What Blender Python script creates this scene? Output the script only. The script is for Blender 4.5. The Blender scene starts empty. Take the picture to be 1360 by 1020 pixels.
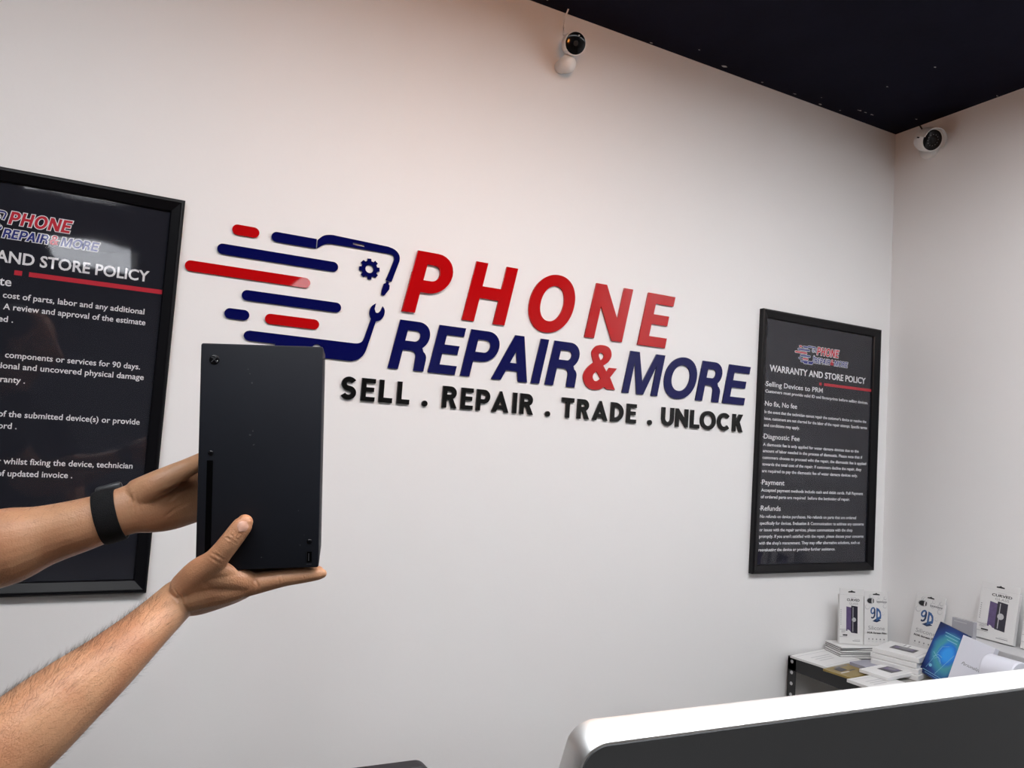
import bpy, bmesh, math, random
from mathutils import Vector, Matrix, Quaternion
from math import sin, cos, pi, radians

random.seed(7)
SC = bpy.context.scene
COL = SC.collection

# ------------------------------------------------------------------ camera
CAM_POS = Vector((0.0, -1.96, 1.42))
cr = Vector((0.88960, -0.45180, 0.06670)); cu = Vector((-0.0913, -0.0329, 0.9953)); cf = Vector((0.4474, 0.8915, 0.0706))
cr.normalize(); cu = (cu - cr * cu.dot(cr)).normalized(); cf = cu.cross(cr)
camd = bpy.data.cameras.new('camera'); camo = bpy.data.objects.new('camera', camd); COL.objects.link(camo)
camd.sensor_fit = 'HORIZONTAL'; camd.sensor_width = 36.0; camd.lens = 986.37 / 1360 * 36.0
camd.clip_start = 0.02; camd.clip_end = 60
camo.matrix_world = Matrix(((cr.x, cu.x, -cf.x, CAM_POS.x), (cr.y, cu.y, -cf.y, CAM_POS.y), (cr.z, cu.z, -cf.z, CAM_POS.z), (0, 0, 0, 1)))
SC.camera = camo

# ------------------------------------------------------------------ world, exposure
W = bpy.data.worlds.new('world'); SC.world = W; W.use_nodes = True
W.node_tree.nodes['Background'].inputs[0].default_value = (0.75, 0.85, 1.0, 1)
W.node_tree.nodes['Background'].inputs[1].default_value = 0.25
SC.view_settings.view_transform = 'Standard'; SC.view_settings.look = 'None'
SC.view_settings.gamma = 1.0; SC.view_settings.use_curve_mapping = False
SC.view_settings.exposure = 0.0
PANEL_STRENGTH = 7.0        # panels at the back of the shop
PANEL_COLOR = (0.97, 1.0, 1.03)
WARM_STRENGTH = 37.0
# ceiling light panels: centre x, y
PANELS = [(-0.45, -2.78), (-0.45, -5.2), (1.5, -5.2), (-2.3, -5.2)]
NEAR_PANELS = [(-0.60, -1.60, 12.6), (0.76, -1.55, 16.0), (1.96, -1.62, 15.0)]   # x, y, strength: the row in front of the sign wall
ADDED_PENDANT = (0.70, -1.12, 2.37)  # unseen warm lamp, added to tint the upper sign wall
# ------------------------------------------------------------------ room numbers
XR = 2.6546; XL = -3.2; YF = -8.0; ZC = 2.751; ROOM_T = 0.12

# ------------------------------------------------------------------ materials
MATS = {}
def mat(name, color, rough=0.5, metal=0.0, spec=0.5, var=0.04, vscale=20.0, bump=0.0, bscale=200.0, emit=None, estr=0.0, sss=0.0, coat=0.0, coat_rough=0.05, stretch=None):
    if name in MATS: return MATS[name]
    m = bpy.data.materials.new(name); m.use_nodes = True
    nt = m.node_tree; b = nt.nodes['Principled BSDF']
    tc = nt.nodes.new('ShaderNodeTexCoord')
    src = tc.outputs['Object']
    if stretch:
        mp = nt.nodes.new('ShaderNodeMapping'); mp.inputs['Scale'].default_value = stretch
        nt.links.new(src, mp.inputs['Vector']); src = mp.outputs['Vector']
    n = nt.nodes.new('ShaderNodeTexNoise'); n.inputs['Scale'].default_value = vscale; n.inputs['Detail'].default_value = 4
    nt.links.new(src, n.inputs['Vector'])
    mx = nt.nodes.new('ShaderNodeMix'); mx.data_type = 'RGBA'
    c = Vector(color[:3])
    mx.inputs[6].default_value = (*(c * (1 - var)), 1); mx.inputs[7].default_value = (*[min(1, v) for v in c * (1 + var)], 1)
    nt.links.new(n.outputs['Fac'], mx.inputs[0]); nt.links.new(mx.outputs[2], b.inputs['Base Color'])
    b.inputs['Roughness'].default_value = rough; b.inputs['Metallic'].default_value = metal
    b.inputs['Specular IOR Level'].default_value = spec
    if coat: b.inputs['Coat Weight'].default_value = coat; b.inputs['Coat Roughness'].default_value = coat_rough
    if sss:
        b.inputs['Subsurface Weight'].default_value = sss; b.inputs['Subsurface Radius'].default_value = (1.0, 0.35, 0.2); b.inputs['Subsurface Scale'].default_value = 0.006
    if bump:
        n2 = nt.nodes.new('ShaderNodeTexNoise'); n2.inputs['Scale'].default_value = bscale; n2.inputs['Detail'].default_value = 3
        nt.links.new(src, n2.inputs['Vector'])
        bp = nt.nodes.new('ShaderNodeBump'); bp.inputs['Strength'].default_value = bump; bp.inputs['Distance'].default_value = 0.002
        nt.links.new(n2.outputs['Fac'], bp.inputs['Height']); nt.links.new(bp.outputs['Normal'], b.inputs['Normal'])
    if emit:
        b.inputs['Emission Color'].default_value = (*emit, 1); b.inputs['Emission Strength'].default_value = estr
    MATS[name] = m
    return m

M_WALL = mat('wall_paint', (0.79, 0.785, 0.785), 0.55, spec=0.25, var=0.012, vscale=3, bump=0.10, bscale=90)
M_WALL2 = mat('grey_wall_paint', (0.30, 0.30, 0.31), 0.6, spec=0.2, var=0.02, vscale=3)
M_CEIL = mat('ceiling_paint', (0.0070, 0.0074, 0.0165), 0.7, spec=0.05, var=0.35, vscale=6, bump=0.25, bscale=30)
M_FLECK = mat('bare_plaster', (0.42, 0.41, 0.40), 0.8)
M_FLOOR = mat('wood_floor', (0.16, 0.135, 0.115), 0.45, var=0.25, vscale=5, stretch=(1, 9, 1))
M_LAMP = mat('lamp_diffuser', (0.9, 0.9, 0.9), 0.5, emit=PANEL_COLOR, estr=PANEL_STRENGTH)
M_WARM = mat('added_warm_bulb', (0.9, 0.85, 0.8), 0.5, emit=(1.0, 0.34, 0.05), estr=WARM_STRENGTH)
M_WHITEMETAL = mat('white_enamel', (0.78, 0.78, 0.77), 0.4)
M_RED = mat('red_acrylic', (0.44, 0.0035, 0.005), 0.025, spec=0.36, var=0.03, vscale=4)
M_NAVY = mat('navy_acrylic', (0.0030, 0.0040, 0.072), 0.025, spec=0.25, var=0.05, vscale=4)
M_BLACK = mat('black_acrylic', (0.004, 0.004, 0.004), 0.2, spec=0.25)
M_FRAME = mat('black_frame', (0.0026, 0.0026, 0.0040), 0.34, spec=0.25)
M_SHEET = mat('poster_paper', (0.019, 0.020, 0.026), 0.6, spec=0.2, var=0.06, vscale=2)
M_PWHITE = mat('poster_white_ink', (0.74, 0.74, 0.74), 0.6, spec=0.2)
M_PRED = mat('poster_red_ink', (0.50, 0.035, 0.05), 0.6, spec=0.2)
M_PNAVY = mat('poster_navy_ink', (0.035, 0.045, 0.20), 0.6, spec=0.2)
M_CONSOLE = mat('console_shell', (0.0088, 0.0100, 0.0145), 0.55, spec=0.2, var=0.18, vscale=9, bump=0.04, bscale=900)
M_CDARK = mat('console_dark', (0.0022, 0.0022, 0.003), 0.35, spec=0.4)
M_SLOT = mat('slot_black', (0.0006, 0.0006, 0.0008), 0.8, spec=0.03)
M_CGLOSS = mat('console_gloss', (0.002, 0.002, 0.003), 0.12, spec=0.3)
M_CGREY = mat('console_grey', (0.03, 0.032, 0.036), 0.4)
M_PORT = mat('port_metal', (0.10, 0.10, 0.11), 0.35, metal=0.8)
M_ALU = mat('aluminium', (0.82, 0.83, 0.83), 0.46, metal=1.0, var=0.02, bump=0.02, bscale=1500)
M_BACK = mat('dark_grey_shell', (0.108, 0.112, 0.116), 0.5, spec=0.3, var=0.05, vscale=3)
M_PLBLACK = mat('black_plastic', (0.012, 0.012, 0.014), 0.4)
M_DESK = mat('desk_laminate', (0.045, 0.044, 0.043), 0.45, var=0.06, vscale=6)
M_STEEL = mat('black_steel', (0.009, 0.009, 0.010), 0.42, spec=0.5)
M_BOARD = mat('shelf_board', (0.30, 0.29, 0.27), 0.6, var=0.15, vscale=15)
M_CARD = mat('white_card', (0.66, 0.655, 0.65), 0.38, var=0.02)
M_CARD2 = mat('cool_white_card', (0.62, 0.63, 0.70), 0.32, var=0.02)
M_CARDGREY = mat('grey_card', (0.34, 0.34, 0.37), 0.4)
M_LAV = mat('lavender_card', (0.26, 0.26, 0.32), 0.35)
M_GOLD = mat('gold_card', (0.30, 0.22, 0.07), 0.35, metal=0.35, var=0.15, vscale=30)
M_INK = mat('black_ink', (0.012, 0.012, 0.014), 0.4)
M_GREYINK = mat('grey_ink', (0.22, 0.22, 0.23), 0.5)
M_PALEINK = mat('pale_grey_ink', (0.47, 0.47, 0.48), 0.5)
M_PURPLE = mat('purple_ink', (0.10, 0.07, 0.16), 0.35, var=0.5, vscale=60)
M_PHBLACK = mat('phone_black_ink', (0.022, 0.020, 0.032), 0.3, var=0.4, vscale=80)
M_BLUEINK = mat('blue_ink', (0.035, 0.10, 0.26), 0.35, var=0.3, vscale=90)
M_BLUEDK = mat('dark_blue_ink', (0.012, 0.03, 0.085), 0.35)
M_CYAN = mat('cyan_ink', (0.16, 0.45, 0.62), 0.35)
M_SKIN = None
M_CLEAR = None

def mat_glass():
    m = bpy.data.materials.new('clear_glazing'); m.use_nodes = True; nt = m.node_tree
    nt.nodes.remove(nt.nodes['Principled BSDF'])
    out = nt.nodes['Material Output']
    tr = nt.nodes.new('ShaderNodeBsdfTransparent'); tr.inputs[0].default_value = (0.97, 0.97, 0.98, 1)
    gl = nt.nodes.new('ShaderNodeBsdfGlossy'); gl.inputs['Roughness'].default_value = 0.03
    fr = nt.nodes.new('ShaderNodeFresnel'); fr.inputs[0].default_value = 1.58
    geo = nt.nodes.new('ShaderNodeNewGeometry')
    iv = nt.nodes.new('ShaderNodeMath'); iv.operation = 'SUBTRACT'; iv.inputs[0].default_value = 1.0
    mu = nt.nodes.new('ShaderNodeMath'); mu.operation = 'MULTIPLY'
    ar = nt.nodes.new('ShaderNodeMath'); ar.operation = 'MULTIPLY'; ar.inputs[1].default_value = 0.12   # low-reflection acrylic
    mx = nt.nodes.new('ShaderNodeMixShader')
    n = nt.nodes.new('ShaderNodeTexNoise'); n.inputs['Scale'].default_value = 3.5; n.inputs['Detail'].default_value = 1
    tc = nt.nodes.new('ShaderNodeTexCoord'); nt.links.new(tc.outputs['Object'], n.inputs['Vector'])
    bp = nt.nodes.new('ShaderNodeBump'); bp.inputs['Strength'].default_value = 0.35; bp.inputs['Distance'].default_value = 0.01
    nt.links.new(n.outputs['Fac'], bp.inputs['Height']); nt.links.new(bp.outputs['Normal'], gl.inputs['Normal'])
    nt.links.new(geo.outputs['Backfacing'], iv.inputs[1]); nt.links.new(fr.outputs[0], mu.inputs[0]); nt.links.new(iv.outputs[0], mu.inputs[1])
    nt.links.new(mu.outputs[0], ar.inputs[0]); nt.links.new(ar.outputs[0], mx.inputs[0]); nt.links.new(tr.outputs[0], mx.inputs[1]); nt.links.new(gl.outputs[0], mx.inputs[2])
    nt.links.new(mx.outputs[0], out.inputs['Surface'])
    return m
M_GLASS = mat_glass()
def laminate(m):
    nt = m.node_tree; b = nt.nodes['Principled BSDF']
    b.inputs['Coat Weight'].default_value = 1.0; b.inputs['Coat IOR'].default_value = 1.56; b.inputs['Coat Roughness'].default_value = 0.03; b.inputs['Specular IOR Level'].default_value = 0.0
    n = nt.nodes.new('ShaderNodeTexNoise'); n.inputs['Scale'].default_value = 4.0; n.inputs['Detail'].default_value = 1
    tc = nt.nodes.new('ShaderNodeTexCoord'); nt.links.new(tc.outputs['Object'], n.inputs['Vector'])
    bp = nt.nodes.new('ShaderNodeBump'); bp.inputs['Strength'].default_value = 0.14; bp.inputs['Distance'].default_value = 0.008
    nt.links.new(n.outputs['Fac'], bp.inputs['Height']); nt.links.new(bp.outputs['Normal'], b.inputs['Coat Normal'])
for _m in (M_SHEET, M_PWHITE, M_PRED, M_PNAVY): laminate(_m)

def mat_skin():
    m = mat('skin', (0.50, 0.268, 0.148), 0.42, spec=0.42, var=0.18, vscale=38, bump=0.35, bscale=420, sss=0.06)
    nt = m.node_tree; b = nt.nodes['Principled BSDF']
    # blotchy reddish patches on top of the fine mottling
    tc = nt.nodes.new('ShaderNodeTexCoord'); n = nt.nodes.new('ShaderNodeTexNoise'); n.inputs['Scale'].default_value = 16; n.inputs['Detail'].default_value = 5
    nt.links.new(tc.outputs['Object'], n.inputs['Vector'])
    rp = nt.nodes.new('ShaderNodeValToRGB'); rp.color_ramp.elements[0].position = 0.42; rp.color_ramp.elements[1].position = 0.68
    nt.links.new(n.outputs['Fac'], rp.inputs[0])
    old = b.inputs['Base Color'].links[0].from_socket
    mx = nt.nodes.new('ShaderNodeMix'); mx.data_type = 'RGBA'; mx.blend_type = 'MULTIPLY'; mx.inputs[7].default_value = (0.86, 0.74, 0.70, 1)
    nt.links.new(rp.outputs[0], mx.inputs[0]); nt.links.new(old, mx.inputs[6]); nt.links.new(mx.outputs[2], b.inputs['Base Color'])
    return m
M_SKIN = mat_skin()
M_NAIL = mat('fingernail', (0.52, 0.295, 0.215), 0.32, spec=0.4, var=0.05)
M_HAIR = mat('dark_hair', (0.02, 0.014, 0.010), 0.6)
M_BAND = mat('woven_band', (0.007, 0.007, 0.008), 0.75, spec=0.2, var=0.3, vscale=300, bump=0.8, bscale=700)
M_SHIRT = mat('black_cotton', (0.012, 0.012, 0.014), 0.85, spec=0.2, var=0.1)
M_JEANS = mat('dark_denim', (0.02, 0.028, 0.05), 0.85, spec=0.2, var=0.2)

# ------------------------------------------------------------------ builders
def obj(name, me, mats=None, parent=None):
    if isinstance(me, bmesh.types.BMesh):
        bm = me; me = bpy.data.meshes.new(name); bm.to_mesh(me); bm.free()
    o = bpy.data.objects.new(name, me); COL.objects.link(o)
    if mats is not None:
        if not isinstance(mats, (list, tuple)): mats = [mats]
        assert not len(me.materials) or all(x is None for x in me.materials)
        if len(me.materials): me.materials.clear()
        for m in mats: me.materials.append(m)
    if parent: o.parent = parent
    return o
def tag(o, label=None, cat=None, group=None, kind=None):
    if label: o['label'] = label
    if cat: o['category'] = cat
    if group: o['group'] = group
    if kind: o['kind'] = kind
    return o
def thing(name, label, cat, mtx=None, group=None):
    o = bpy.data.objects.new(name, None); COL.objects.link(o); o.empty_display_size = 0.05
    if mtx is not None: o.matrix_world = mtx
    return tag(o, label, cat, group)
def smooth(o, ang=35):
    for p in o.data.polygons: p.use_smooth = True
    try: o.data.set_sharp_from_angle(angle=radians(ang))
    except Exception: pass
    return o
def bm_new(): return bmesh.new()
def add_box(bm, lo, hi, bevel=0.0, seg=2, mi=0, mtx=None):
    g = bmesh.ops.create_cube(bm, size=1.0)
    vs = g['verts']
    for v in vs:
        v.co = Vector([(lo[i] + hi[i]) / 2 + v.co[i] * (hi[i] - lo[i]) for i in range(3)])
    fs = {f for v in vs for f in v.link_faces}
    for f in fs: f.material_index = mi
    if bevel:
        es = {e for v in vs for e in v.link_edges}
        r = bmesh.ops.bevel(bm, geom=list(es), offset=bevel, segments=seg, affect='EDGES', profile=0.5, material=mi)
        vs = list({v for f in r['faces'] for v in f.verts} | {v for v in vs if v.is_valid})
    if mtx is not None:
        for v in vs: v.co = mtx @ v.co
    return vs
def add_lathe(bm, prof, n=32, mi=0, mtx=None):
    """profile [(radius, y)] revolved about the Y axis"""
    rings = []
    for r, y in prof:
        if r < 1e-6: rings.append([bm.verts.new((0, y, 0))])
        else: rings.append([bm.verts.new((r * cos(2 * pi * k / n), y, r * sin(2 * pi * k / n))) for k in range(n)])
    for a, b in zip(rings[:-1], rings[1:]):
        for k in range(n):
            k2 = (k + 1) % n
            vs = [a[k % len(a)], a[k2 % len(a)], b[k2 % len(b)], b[k % len(b)]]
            u = []
            for v in vs:
                if v not in u: u.append(v)
            if len(u) >= 3:
                try: f = bm.faces.new(u); f.material_index = mi
                except ValueError: pass
    allv = [v for r in rings for v in r]
    if mtx is not None:
        for v in allv: v.co = mtx @ v.co
    return allv
def fix(bm):
    bmesh.ops.recalc_face_normals(bm, faces=bm.faces[:]); return bm
def add_tube(bm, pts, r, n=10, mi=0, caps=True):
    pts = [Vector(p) for p in pts]; rr = r if isinstance(r, (list, tuple)) else [r] * len(pts)
    rings = []; up = Vector((0.13, 0.31, 0.94))
    for i, p in enumerate(pts):
        d = (pts[min(i + 1, len(pts) - 1)] - pts[max(i - 1, 0)]).normalized()
        a = d.cross(up)
        if a.length < 1e-3: a = d.cross(Vector((1, 0, 0)))
        a.normalize(); b = d.cross(a)
        rings.append([bm.verts.new(p + (a * cos(2 * pi * k / n) + b * sin(2 * pi * k / n)) * rr[i]) for k in range(n)])
    for A, B in zip(rings[:-1], rings[1:]):
        for k in range(n):
            f = bm.faces.new((A[k], A[(k + 1) % n], B[(k + 1) % n], B[k])); f.material_index = mi
    if caps:
        for rg in (rings[0][::-1], rings[-1]):
            f = bm.faces.new(rg); f.material_index = mi
def dirmtx(loc, d, up='Z'):
    """matrix whose -Y axis looks along d"""
    q = Vector(d).normalized().to_track_quat('-Y', up)
    return Matrix.Translation(Vector(loc)) @ q.to_matrix().to_4x4()

def curve_mesh(loops, extrude=0.0, bevel=0.0, offset=0.0):
    """closed 2-D loops (even-odd holes) -> mesh in the XY plane, z in +-extrude"""
    cu_ = bpy.data.curves.new('c', 'CURVE'); cu_.dimensions = '2D'; cu_.fill_mode = 'BOTH'
    cu_.extrude = extrude; cu_.bevel_depth = bevel; cu_.bevel_resolution = 1; cu_.offset = offset
    for lp in loops:
        s = cu_.splines.new('POLY'); s.points.add(len(lp) - 1)
        for p, c in zip(s.points, lp): p.co = (c[0], c[1], 0, 1)
        s.use_cyclic_u = True
    o = bpy.data.objects.new('c', cu_); me = bpy.data.meshes.new_from_object(o)
    bpy.data.objects.remove(o); bpy.data.curves.remove(cu_)
    return me
def wallify(me, y0, mtx=None):
    """XY mesh -> XZ plane, front (+z of the curve) facing -Y, sitting with its back at y0"""
    zmin = min((v.co.z for v in me.vertices), default=0)
    for v in me.vertices:
        x, y, z = v.co; v.co = (x, y0 - (z - zmin), y)
    me.update(); return me
def join_mesh(bm, me, mi=0, mtx=None):
    n0 = len(bm.verts); f0 = len(bm.faces)
    t = bmesh.new(); t.from_mesh(me)
    if mtx is not None: bmesh.ops.transform(t, matrix=mtx, verts=t.verts[:])
    for f in t.faces: f.material_index = mi
    tm = bpy.data.meshes.new('t'); t.to_mesh(tm); t.free(); bm.from_mesh(tm); bpy.data.meshes.remove(tm); bpy.data.meshes.remove(me)

_cap = None
def text_mesh(s, x0, z, capheight, width=None, bold=0.0, shear=0.0, x1=None, y=0.0, center=None):
    """flat lettering in the XZ plane at depth y, facing -Y"""
    global _cap
    def make(t, off):
        c = bpy.data.curves.new('t', 'FONT'); c.body = t; c.size = 1.0; c.offset = off; c.fill_mode = 'FRONT'; c.resolution_u = 3
        o = bpy.data.objects.new('t', c); me = bpy.data.meshes.new_from_object(o)
        bpy.data.objects.remove(o); bpy.data.curves.remove(c); return me
    if _cap is None:
        h = make('H', 0); _cap = max(v.co.y for v in h.vertices); bpy.data.meshes.remove(h)
    me = make(s, bold)
    xs = [v.co.x for v in me.vertices]; a, b = min(xs), max(xs)
    sc = capheight / _cap
    if x1 is not None and x0 is not None: width = x1 - x0
    sx = sc if width is None else width / (b - a)
    if x0 is None:
        if center is not None: x0 = center - sx * (b - a) / 2
        else: x0 = x1 - sx * (b - a)
    for v in me.vertices:
        X = (v.co.x - a) * sx + x0; Z = v.co.y * sc
        v.co = (X + shear * Z, y, z + Z)
    # one-sided: make it face -Y
    bm = bmesh.new(); bm.from_mesh(me)
    for f in bm.faces:
        f.normal_update()
        if f.normal.y > 0: f.normal_flip()
    bm.to_mesh(me); bm.free()
    return me
def flat(loops, y, offset=0.0):
    me = curve_mesh(loops, 0.0, 0.0, offset)
    bm = bmesh.new(); bm.from_mesh(me)
    bmesh.ops.remove_doubles(bm, verts=bm.verts[:], dist=1e-6)
    for v in bm.verts: v.co = (v.co.x, y, v.co.y)
    for f in bm.faces:
        f.normal_update()
        if f.normal.y > 0: f.normal_flip()
    bm.to_mesh(me); bm.free(); return me

# ------------------------------------------------------------------ glyph outlines (own drawing)
def arc(cx, cy, rx, ry, a0, a1, n=14):
    return [(cx + rx * cos(radians(a0 + (a1 - a0) * i / n)), cy + ry * sin(radians(a0 + (a1 - a0) * i / n))) for i in range(n + 1)]
def rect(a, b, c, d): return [(a, b), (c, b), (c, d), (a, d)]
def gP(w, h, s, base=0.34):
    b = h * base; ry = (h - b) / 2; rx = min(ry * 1.0, w * 0.5)
    o = [(0, 0), (s, 0), (s, b)] + arc(w - rx, b + ry, rx, ry, -90, 90) + [(0, h)]
    t = s * 0.93; iy = ry - t; ix = max(rx - s, iy * 0.6)
    return [o, [(s, b + t)] + arc(w - s - ix, b + ry, ix, iy, -90, 90) + [(s, h - t)]]
def gR(w, h, s, base=0.40):
    b = h * base; ry = (h - b) / 2; rx = min(ry, w * 0.42); t = s * 0.90; wb = w * 0.94
    m = b + t * 0.50
    o = [(0, 0), (s, 0), (s, b)] + [(w - s * 1.75, b)] + arc(w - s * 1.75, b - t * 0.75, s * 0.62, t * 0.75, 90, 0, 6) + [(w - s * 1.02, 0), (w, 0), (w - s * 0.04, b * 0.62)] \
        + arc(w - s * 0.95, b * 0.62, s * 0.90, b * 0.45, 0, 60, 6) + arc(wb - rx, b + ry, rx, ry, -48, 90) + [(0, h)]
    iy = ry - t; ix = max(rx - s * 0.95, iy * 0.6)
    return [o, [(s, b + t)] + arc(wb - s * 0.95 - ix, b + ry, ix, iy, -90, 90) + [(s, h - t)]]
def gE(w, h, s, mid=0.92):
    t = s * 0.88; c = h * 0.515
    return [[(0, 0), (w, 0), (w, t), (s, t), (s, c - t / 2), (w * mid, c - t / 2), (w * mid, c + t / 2), (s, c + t / 2), (s, h - t), (w, h - t), (w, h), (0, h)]]
def gH(w, h, s):
    t = s * 0.95; c = h * 0.50
    return [[(0, 0), (s, 0), (s, c - t / 2), (w - s, c - t / 2), (w - s, 0), (w, 0), (w, h), (w - s, h), (w - s, c + t / 2), (s, c + t / 2), (s, h), (0, h)]]
def gO(w, h, s, ov=0.018):
    o = ov * h
    def sup(rx, ry, e):
        return [(w / 2 + rx * math.copysign(abs(cos(a)) ** e, cos(a)), h / 2 + ry * math.copysign(abs(sin(a)) ** e, sin(a))) for a in [2 * pi * i / 56 for i in range(56)]]
    return [sup(w / 2, h / 2 + o, 0.95), sup(w / 2 - s, h / 2 + o - s * 0.95, 0.95)]
def gN(w, h, s):
    return [[(0, 0), (s * 0.93, 0), (s * 0.93, h * 0.60), (w - s * 1.05, 0), (w, 0), (w, h), (w - s * 0.93, h), (w - s * 0.93, h * 0.40), (s * 1.05, h), (0, h)]]
def gM(w, h, s):
    return [[(0, 0), (s * 0.88, 0), (s * 0.88, h * 0.74), (w / 2 - s * 0.46, 0), (w / 2 + s * 0.46, 0), (w - s * 0.88, h * 0.74), (w - s * 0.88, 0), (w, 0), (w, h), (w - s * 1.25, h), (w / 2, h * 0.30), (s * 1.25, h), (0, h)]]
def gA(w, h, s, apex=0.26, bar=0.22):
    c = w / 2; ax = w * apex / 2
    def xl(y): return (c - ax) * y / h
    dx = s * 1.06
    y1, y2 = h * bar, h * bar + s * 0.80
    top = h * 0.78
    o = [(0, 0), (dx, 0), (xl(y1) + dx, y1), (w - xl(y1) - dx, y1), (w - dx, 0), (w, 0), (c + ax, h), (c - ax, h)]
    yi = min(top, (c - dx) * h / max(1e-6, (c - ax)))
    return [o, [(xl(y2) + dx, y2), (w - xl(y2) - dx, y2), (c, yi)]]
def gI(w, h, s): return [rect(0, 0, w, h)]
def gL(w, h, s): return [[(0, 0), (w, 0), (w, s), (s, s), (s, h), (0, h)]]
def gT(w, h, s):
    c = w / 2; return [[(c - s / 2, 0), (c + s / 2, 0), (c + s / 2, h - s), (w, h - s), (w, h), (0, h), (0, h - s), (c - s / 2, h - s)]]
def gD(w, h, s):
    rx = w * 0.72
    return [[(0, 0)] + arc(w - rx, h / 2, rx, h / 2, -90, 90) + [(0, h)], [(s, s)] + arc(w - rx, h / 2, rx - s, h / 2 - s, -90, 90) + [(s, h - s)]]
def stroke(path, t):
    L_, R_ = [], []
    for i, p in enumerate(path):
        a = Vector(path[max(0, i - 1)]); b = Vector(path[min(len(path) - 1, i + 1)])
        d = (b - a).normalized(); n = Vector((-d.y, d.x)) * t / 2
        L_.append((p[0] + n.x, p[1] + n.y)); R_.append((p[0] - n.x, p[1] - n.y))
    return [L_ + R_[::-1]]
def gS(w, h, s):
    r = (h - s) / 4; cx = w / 2; k = (w - s) / 2
    return stroke(arc(cx, h - s / 2 - r, k, r, 28, 90, 6) + arc(cx, h - s / 2 - r, k * 0.86, r, 100, 255, 10) + arc(cx, s / 2 + r, k * 0.96, r, 72, -90, 12) + arc(cx, s / 2 + r, k, r, -100, -155, 6), s)
def gC(w, h, s):
    r = (h - s) / 2; k = r * 0.98
    return stroke(arc(s / 2 + k, h / 2, k, r, 42, 318, 26), s)
def gU(w, h, s):
    k = (w - s) / 2; yb = s / 2 + k
    return stroke([(s / 2, h), (s / 2, yb + 0.004)] + arc(w / 2, yb, k, k, 180, 360, 16) + [(w - s / 2, yb + 0.004), (w - s / 2, h)], s)
def gN2(w, h, s):
    return [[(0, 0), (s, 0), (s, h * 0.56), (w - s * 0.75, 0), (w, 0), (w, h), (w - s, h), (w - s, h * 0.44), (s * 0.75, h), (0, h)]]
def gK(w, h, s):
    return [[(0, 0), (s, 0), (s, h * 0.36), (s * 1.35, h * 0.42), (w - s * 1.25, 0), (w, 0), (s * 2.3, h * 0.56), (w - s * 0.12, h), (w - s * 1.35, h), (s, h * 0.60), (s, h), (0, h)]]
def gR2(w, h, s):
    b = h * 0.40; ry = (h - b) / 2; rx = ry * 1.02; wb = w * 0.94
    o = [(0, 0), (s, 0), (s, b), (w * 0.42, b), (w - s * 1.22, 0), (w, 0), (w * 0.72, b * 1.04)] + arc(wb - rx, b + ry, rx, ry, -62, 90) + [(0, h)]
    return [o, [(s, b + s)] + arc(wb - rx, b + ry, rx - s, ry - s, -90, 90) + [(s, h - s)]]
def gP2(w, h, s):
    return gP(w, h, s, 0.34)
def gA2(w, h, s): return gA(w, h, s, apex=0.10, bar=0.16)
def gDot(w, h, s): return [arc(0, 0, w / 2, w / 2, 0, 345, 23)]
def place(loops, x, z, shear=0.0):
    return [[(x + px + shear * pz, z + pz) for px, pz in lp] for lp in loops]

# ampersand outline traced and smoothed, real wall metres (x, z)
def catmull(pts, n=5, corners=()):
    out = []; N = len(pts)
    for i in range(N):
        p1, p2 = Vector(pts[i]), Vector(pts[(i + 1) % N])
        p0 = Vector(pts[i - 1]) if i not in corners else p1
        p3 = Vector(pts[(i + 2) % N]) if ((i + 1) % N) not in corners else p2
        for k in range(n):
            t = k / n
            q = 0.5 * ((2 * p1) + (p2 - p0) * t + (2 * p0 - 5 * p1 + 4 * p2 - p3) * t * t + (3 * p1 - p0 - 3 * p2 + p3) * t ** 3)
            out.append((q.x, q.y))
    return out
AMP = [catmull([(1.2880, 1.7262), (1.2690, 1.7215), (1.2550, 1.7060), (1.2535, 1.6900), (1.2620, 1.6690), (1.2420, 1.6520), (1.2290, 1.6330), (1.2275, 1.6140), (1.2370, 1.5950), (1.2530, 1.5855), (1.2720, 1.5830), (1.2920, 1.5870), (1.3060, 1.5950), (1.3150, 1.5890), (1.3480, 1.5890), (1.3265, 1.6270), (1.3510, 1.6580), (1.3215, 1.6575), (1.3125, 1.6430), (1.2985, 1.6620), (1.3170, 1.6760), (1.3270, 1.6950), (1.3230, 1.7140), (1.3100, 1.7240)], 5, corners=(4, 12, 13, 14, 15, 16, 17, 18, 19)),
       catmull([(1.2885, 1.7020), (1.2810, 1.6985), (1.2795, 1.6910), (1.2870, 1.6770), (1.2965, 1.6850), (1.2985, 1.6950)], 4, corners=(3,)),
       catmull([(1.2745, 1.6420), (1.2640, 1.6320), (1.2615, 1.6210), (1.2680, 1.6115), (1.2790, 1.6115), (1.2915, 1.6195)], 4, corners=(0, 5))]

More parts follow.
